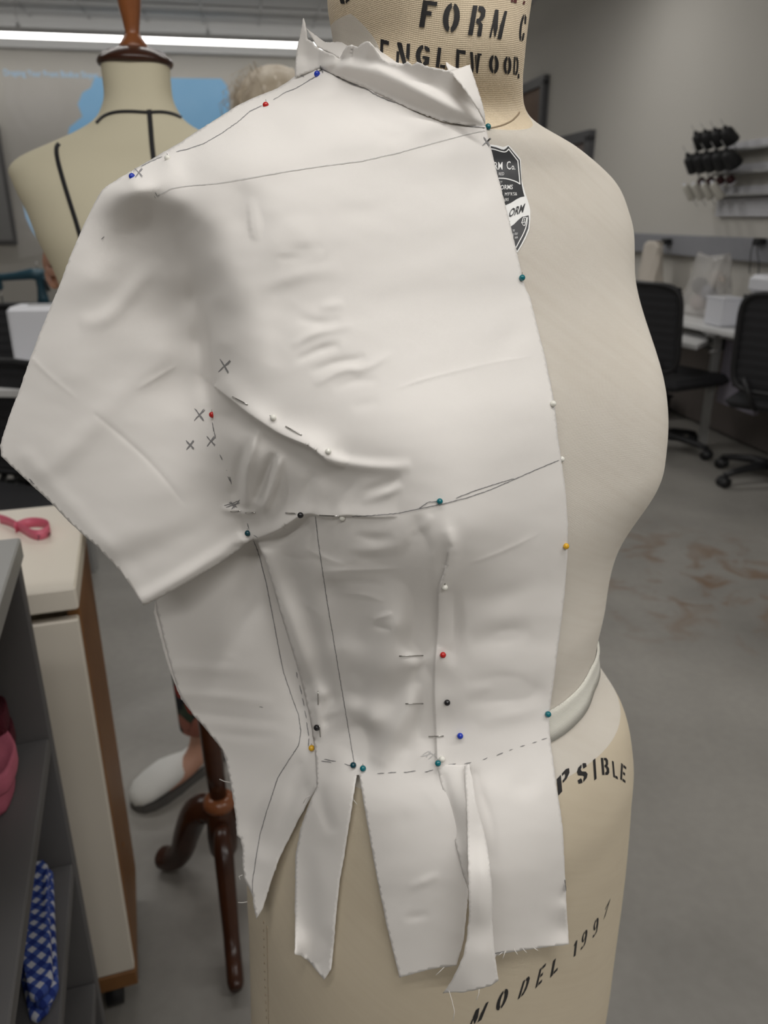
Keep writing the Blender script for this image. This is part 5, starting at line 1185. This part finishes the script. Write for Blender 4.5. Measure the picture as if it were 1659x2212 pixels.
for k in range(4): 
    q=G(1538,724+k*8,.62-.0*k)-Vector(c); MB().tube([(q.x-.02,q.y-.02,.65-.02*k),(q.x+.02,q.y-.03,.66-.02*k)],.006,6).build('coiled_cable',M_WHT,rd)
q=alongwall(4.6,.10)-Vector(c); MB().box((q.x,q.y,.36),(.03,2.5,.68),YA).build('modesty_panel',mat('taupe_panel',(.14,.12,.11),.7),rd)
for y_ in (3.5,4.5,5.7):
    q=alongwall(y_,.42)-Vector(c); MB().box((q.x,q.y,.355),(.04,.04,.71)).build('desk_leg',M_GRYL,rd)
# white sewing machine near right edge
def machine(name,loc,rz,label,m,m2,cat='sewing machine',sc=1,modern=True):
    o=empty(name,loc,rz,label=label,cat=cat); o.scale=(sc,)*3
    if modern:
        MB().box((0,0,.035),(.42,.18,.07),bev=.012).build('bed',m,o)
        MB().box((.15,0,.16),(.11,.16,.20),bev=.02).build('column',m,o)
        MB().box((-.02,0,.245),(.42,.15,.095),bev=.022).build('arm',m,o)
        MB().box((-.17,0,.18),(.08,.12,.06),bev=.015).build('head',m,o); MB().tube([(-.17,0,.15),(-.17,0,.08)],.006,8).build('needle_bar',M_STEEL,o)
        MB().tube([(.205,0,.235),(.235,0,.235)],.035,18).build('handwheel',m,o)
    else:
        MB().box((0,0,.02),(.36,.17,.035),bev=.006).build('bed',m,o)
        MB().lathe([(.042,.0),(.034,.04),(.027,.10),(.030,.15),(.036,.17)],(.11,0,.037),16).build('pillar',m,o)
        MB().tube([(.13,0,.215),(.06,0,.225),(-.04,0,.212),(-.12,0,.205),(-.155,0,.205)],[.042,.036,.027,.024,.026],14).build('arm',m,o)
        MB().box((-.155,0,.175),(.035,.04,.10),bev=.008).build('head',m,o); MB().tube([(-.155,0,.13),(-.155,0,.045)],.006,8).build('needle_bar',M_STEEL,o)
        MB().lathe([(.02,-.01),(.062,-.008),(.066,0),(.062,.008),(.02,.01)],(.185,0,.205),22,M=Matrix.Rotation(math.pi/2,3,'Y')).build('handwheel',M_STEEL,o)
        MB().tube([(.10,0,.25),(.10,0,.30)],.004,6).build('spool_pin',M_STEEL,o); MB().tube([(-.165,0,.23),(-.185,0,.262)],.004,6).build('thread_guide',m,o)
        MB().tube([(.155,-.05,.19),(.175,-.055,.12)],.012,8).build('bobbin_winder',M_BLK,o)
    return o
wm=machine('sewing_machine',alongwall(4.12,.30,.741),math.radians(-62),'white sewing machine with orange and teal stickers at the right edge',M_WPL,M_WPL)
for nm,x,col in (('sticker',.02,(.75,.38,.12)),('sticker',.10,(.12,.42,.48))): MB().box((x-.06,-.05,.2935),(.045,.04,.002)).build(nm,mat('sticker_%d'%int(x*100),col,.5),wm)
vm=machine('vintage_sewing_machine',G(60,668,.745),math.radians(4),'blue vintage sewing machine standing on a back table at far left',mat('blue_enamel',(.03,.085,.12),.3),M_STEEL,modern=False,sc=1.0)
p=vm.location; desk('back_table','dark table at far left carrying the blue vintage sewing machine',[(p.x-.9,p.y-.3),(p.x+.6,p.y-.3),(p.x+.6,p.y+.35),(p.x-.9,p.y+.35)],.744,.03,[(p.x-.85,p.y-.25),(p.x+.55,p.y-.25),(p.x+.55,p.y+.3),(p.x-.85,p.y+.3)],M_GRYD,'table')
dp=G(20,836,.74); ld_=desk('white_desk','white desk at far left in front of the black chairs',[(dp.x-.9,dp.y+.02),(dp.x+.25,dp.y-.06),(dp.x+.30,dp.y+.42),(dp.x-.85,dp.y+.5)],.74,.03,[(dp.x-.8,dp.y+.08),(dp.x+.2,dp.y+.0),(dp.x+.22,dp.y+.36)])
cp=G(100,800,.741); MBc=empty('machine_case',cp,.1,label='tall white sewing machine case on the white desk at far left',cat='case')
MB().box((0,.05,.125),(.22,.16,.25),bev=.014).build('case_body',M_WPL,MBc); MB().box((0,.05,.2515),(.09,.03,.004),bev=.001).build('case_handle',M_GRYL,MBc)
# plastic bag, tote, small box, crumpled pattern paper on the right desk
mpl=mat('clear_plastic',(.72,.70,.68),.25,alpha=.45)
def bag(name,label,loc,w_,d_,h_,m,cat,seed,parts=True,rz=0,topw=.7):
    o=empty(name,loc,rz,label=label,cat=cat); r=np.random.default_rng(seed); n=40; rows=18; v=[]
    ph=r.uniform(0,6,6)
    for i in range(rows):
        t=i/(rows-1); s_=(1-(1-topw)*t)*(1 if t>.06 else .9)
        for k in range(n):
            a=2*math.pi*k/n; wr_=1+.07*math.sin(3*a+ph[0]+5*t)+.05*math.sin(7*a+ph[1]-9*t)+.03*math.sin(11*a+ph[2]+14*t)
            x=math.copysign(abs(math.cos(a))**.6,math.cos(a))*w_/2*s_*wr_; y=math.copysign(abs(math.sin(a))**.6,math.sin(a))*d_/2*s_*wr_*(1-.5*t)
            v.append((x,y,t*h_*(1+.05*math.sin(2*a+ph[3])*t)))
    f_=[(i*n+j,i*n+(j+1)%n,(i+1)*n+(j+1)%n,(i+1)*n+j) for i in range(rows-1) for j in range(n)]+[tuple(range(n-1,-1,-1)),tuple(range((rows-1)*n,rows*n))]
    mobj('bag_film' if parts else 'bag_body',v,f_,m,o,True); return o
bp=alongwall(4.95,.26,.742); bg=bag('plastic_bag','clear plastic bag stuffed with fabric pieces on the right desk',bp,.40,.22,.36,mpl,'plastic bag',4,rz=YA+math.pi/2)
cols=[(.55,.52,.50),(.62,.52,.50),(.30,.31,.38),(.22,.22,.23),(.66,.60,.55)]
for k,(x,z) in enumerate(((-.10,.06),(.08,.07),(-.02,.14),(.09,.17),(-.09,.22))):
    MB().ball((x,0,z),.06,7,(1.2,.7,.9)).build('fabric_piece',mat('fabric_piece_%d'%k,cols[k],.85,bump=(40,.6,.01)),bg)
bag('tote_bag','cream tote bag standing on the right desk beside the large form',alongwall(5.75,.22,.742),.26,.14,.40,mat('cream_canvas',(.56,.51,.45),.85,bump=(30,.5,.01)),'tote bag',8,parts=False,rz=YA+math.pi/2,topw=.8)
bag('pattern_paper','crumpled pale yellow fabric heap on the right desk',alongwall(5.3,.38,.742),.26,.12,.08,mat('pale_yellow_fabric',(.60,.57,.42),.85,bump=(40,.7,.01)),'fabric',11,parts=False,rz=YA+math.pi/2,topw=.5)
wb=empty('white_box',alongwall(4.48,.42,.742),YA,label='small white box on the right desk next to the plastic bag',cat='box'); MB().box((0,0,.075),(.14,.17,.148),bev=.008).build('box_body',M_WPL,wb); MB().box((0,0,.151),(.144,.174,.012),bev=.003).build('box_lid',M_WPL,wb)
# dark bins and pedals below the right desk
for k,(px,py,w_,h_) in enumerate(((1480,950,.4,.15),(1560,915,.34,.14))):
    q=G(px,py,0); o=empty('storage_bin',(q.x-.22*(k+1),q.y+.25,0),YA,label=['black storage bin on the floor beside the large form under the right desk','black storage bin on the floor behind the right office chair'][k],cat='bin')
    MB().lathe([(w_*.42,0.0),(w_*.46,h_),(w_*.50,h_+.01),(w_*.50,h_+.02),(w_*.40,h_+.015),(w_*.38,.02)],n=4,M=Matrix.Rotation(math.pi/4,3,'Z')).build('bin_body',M_BLK,o)
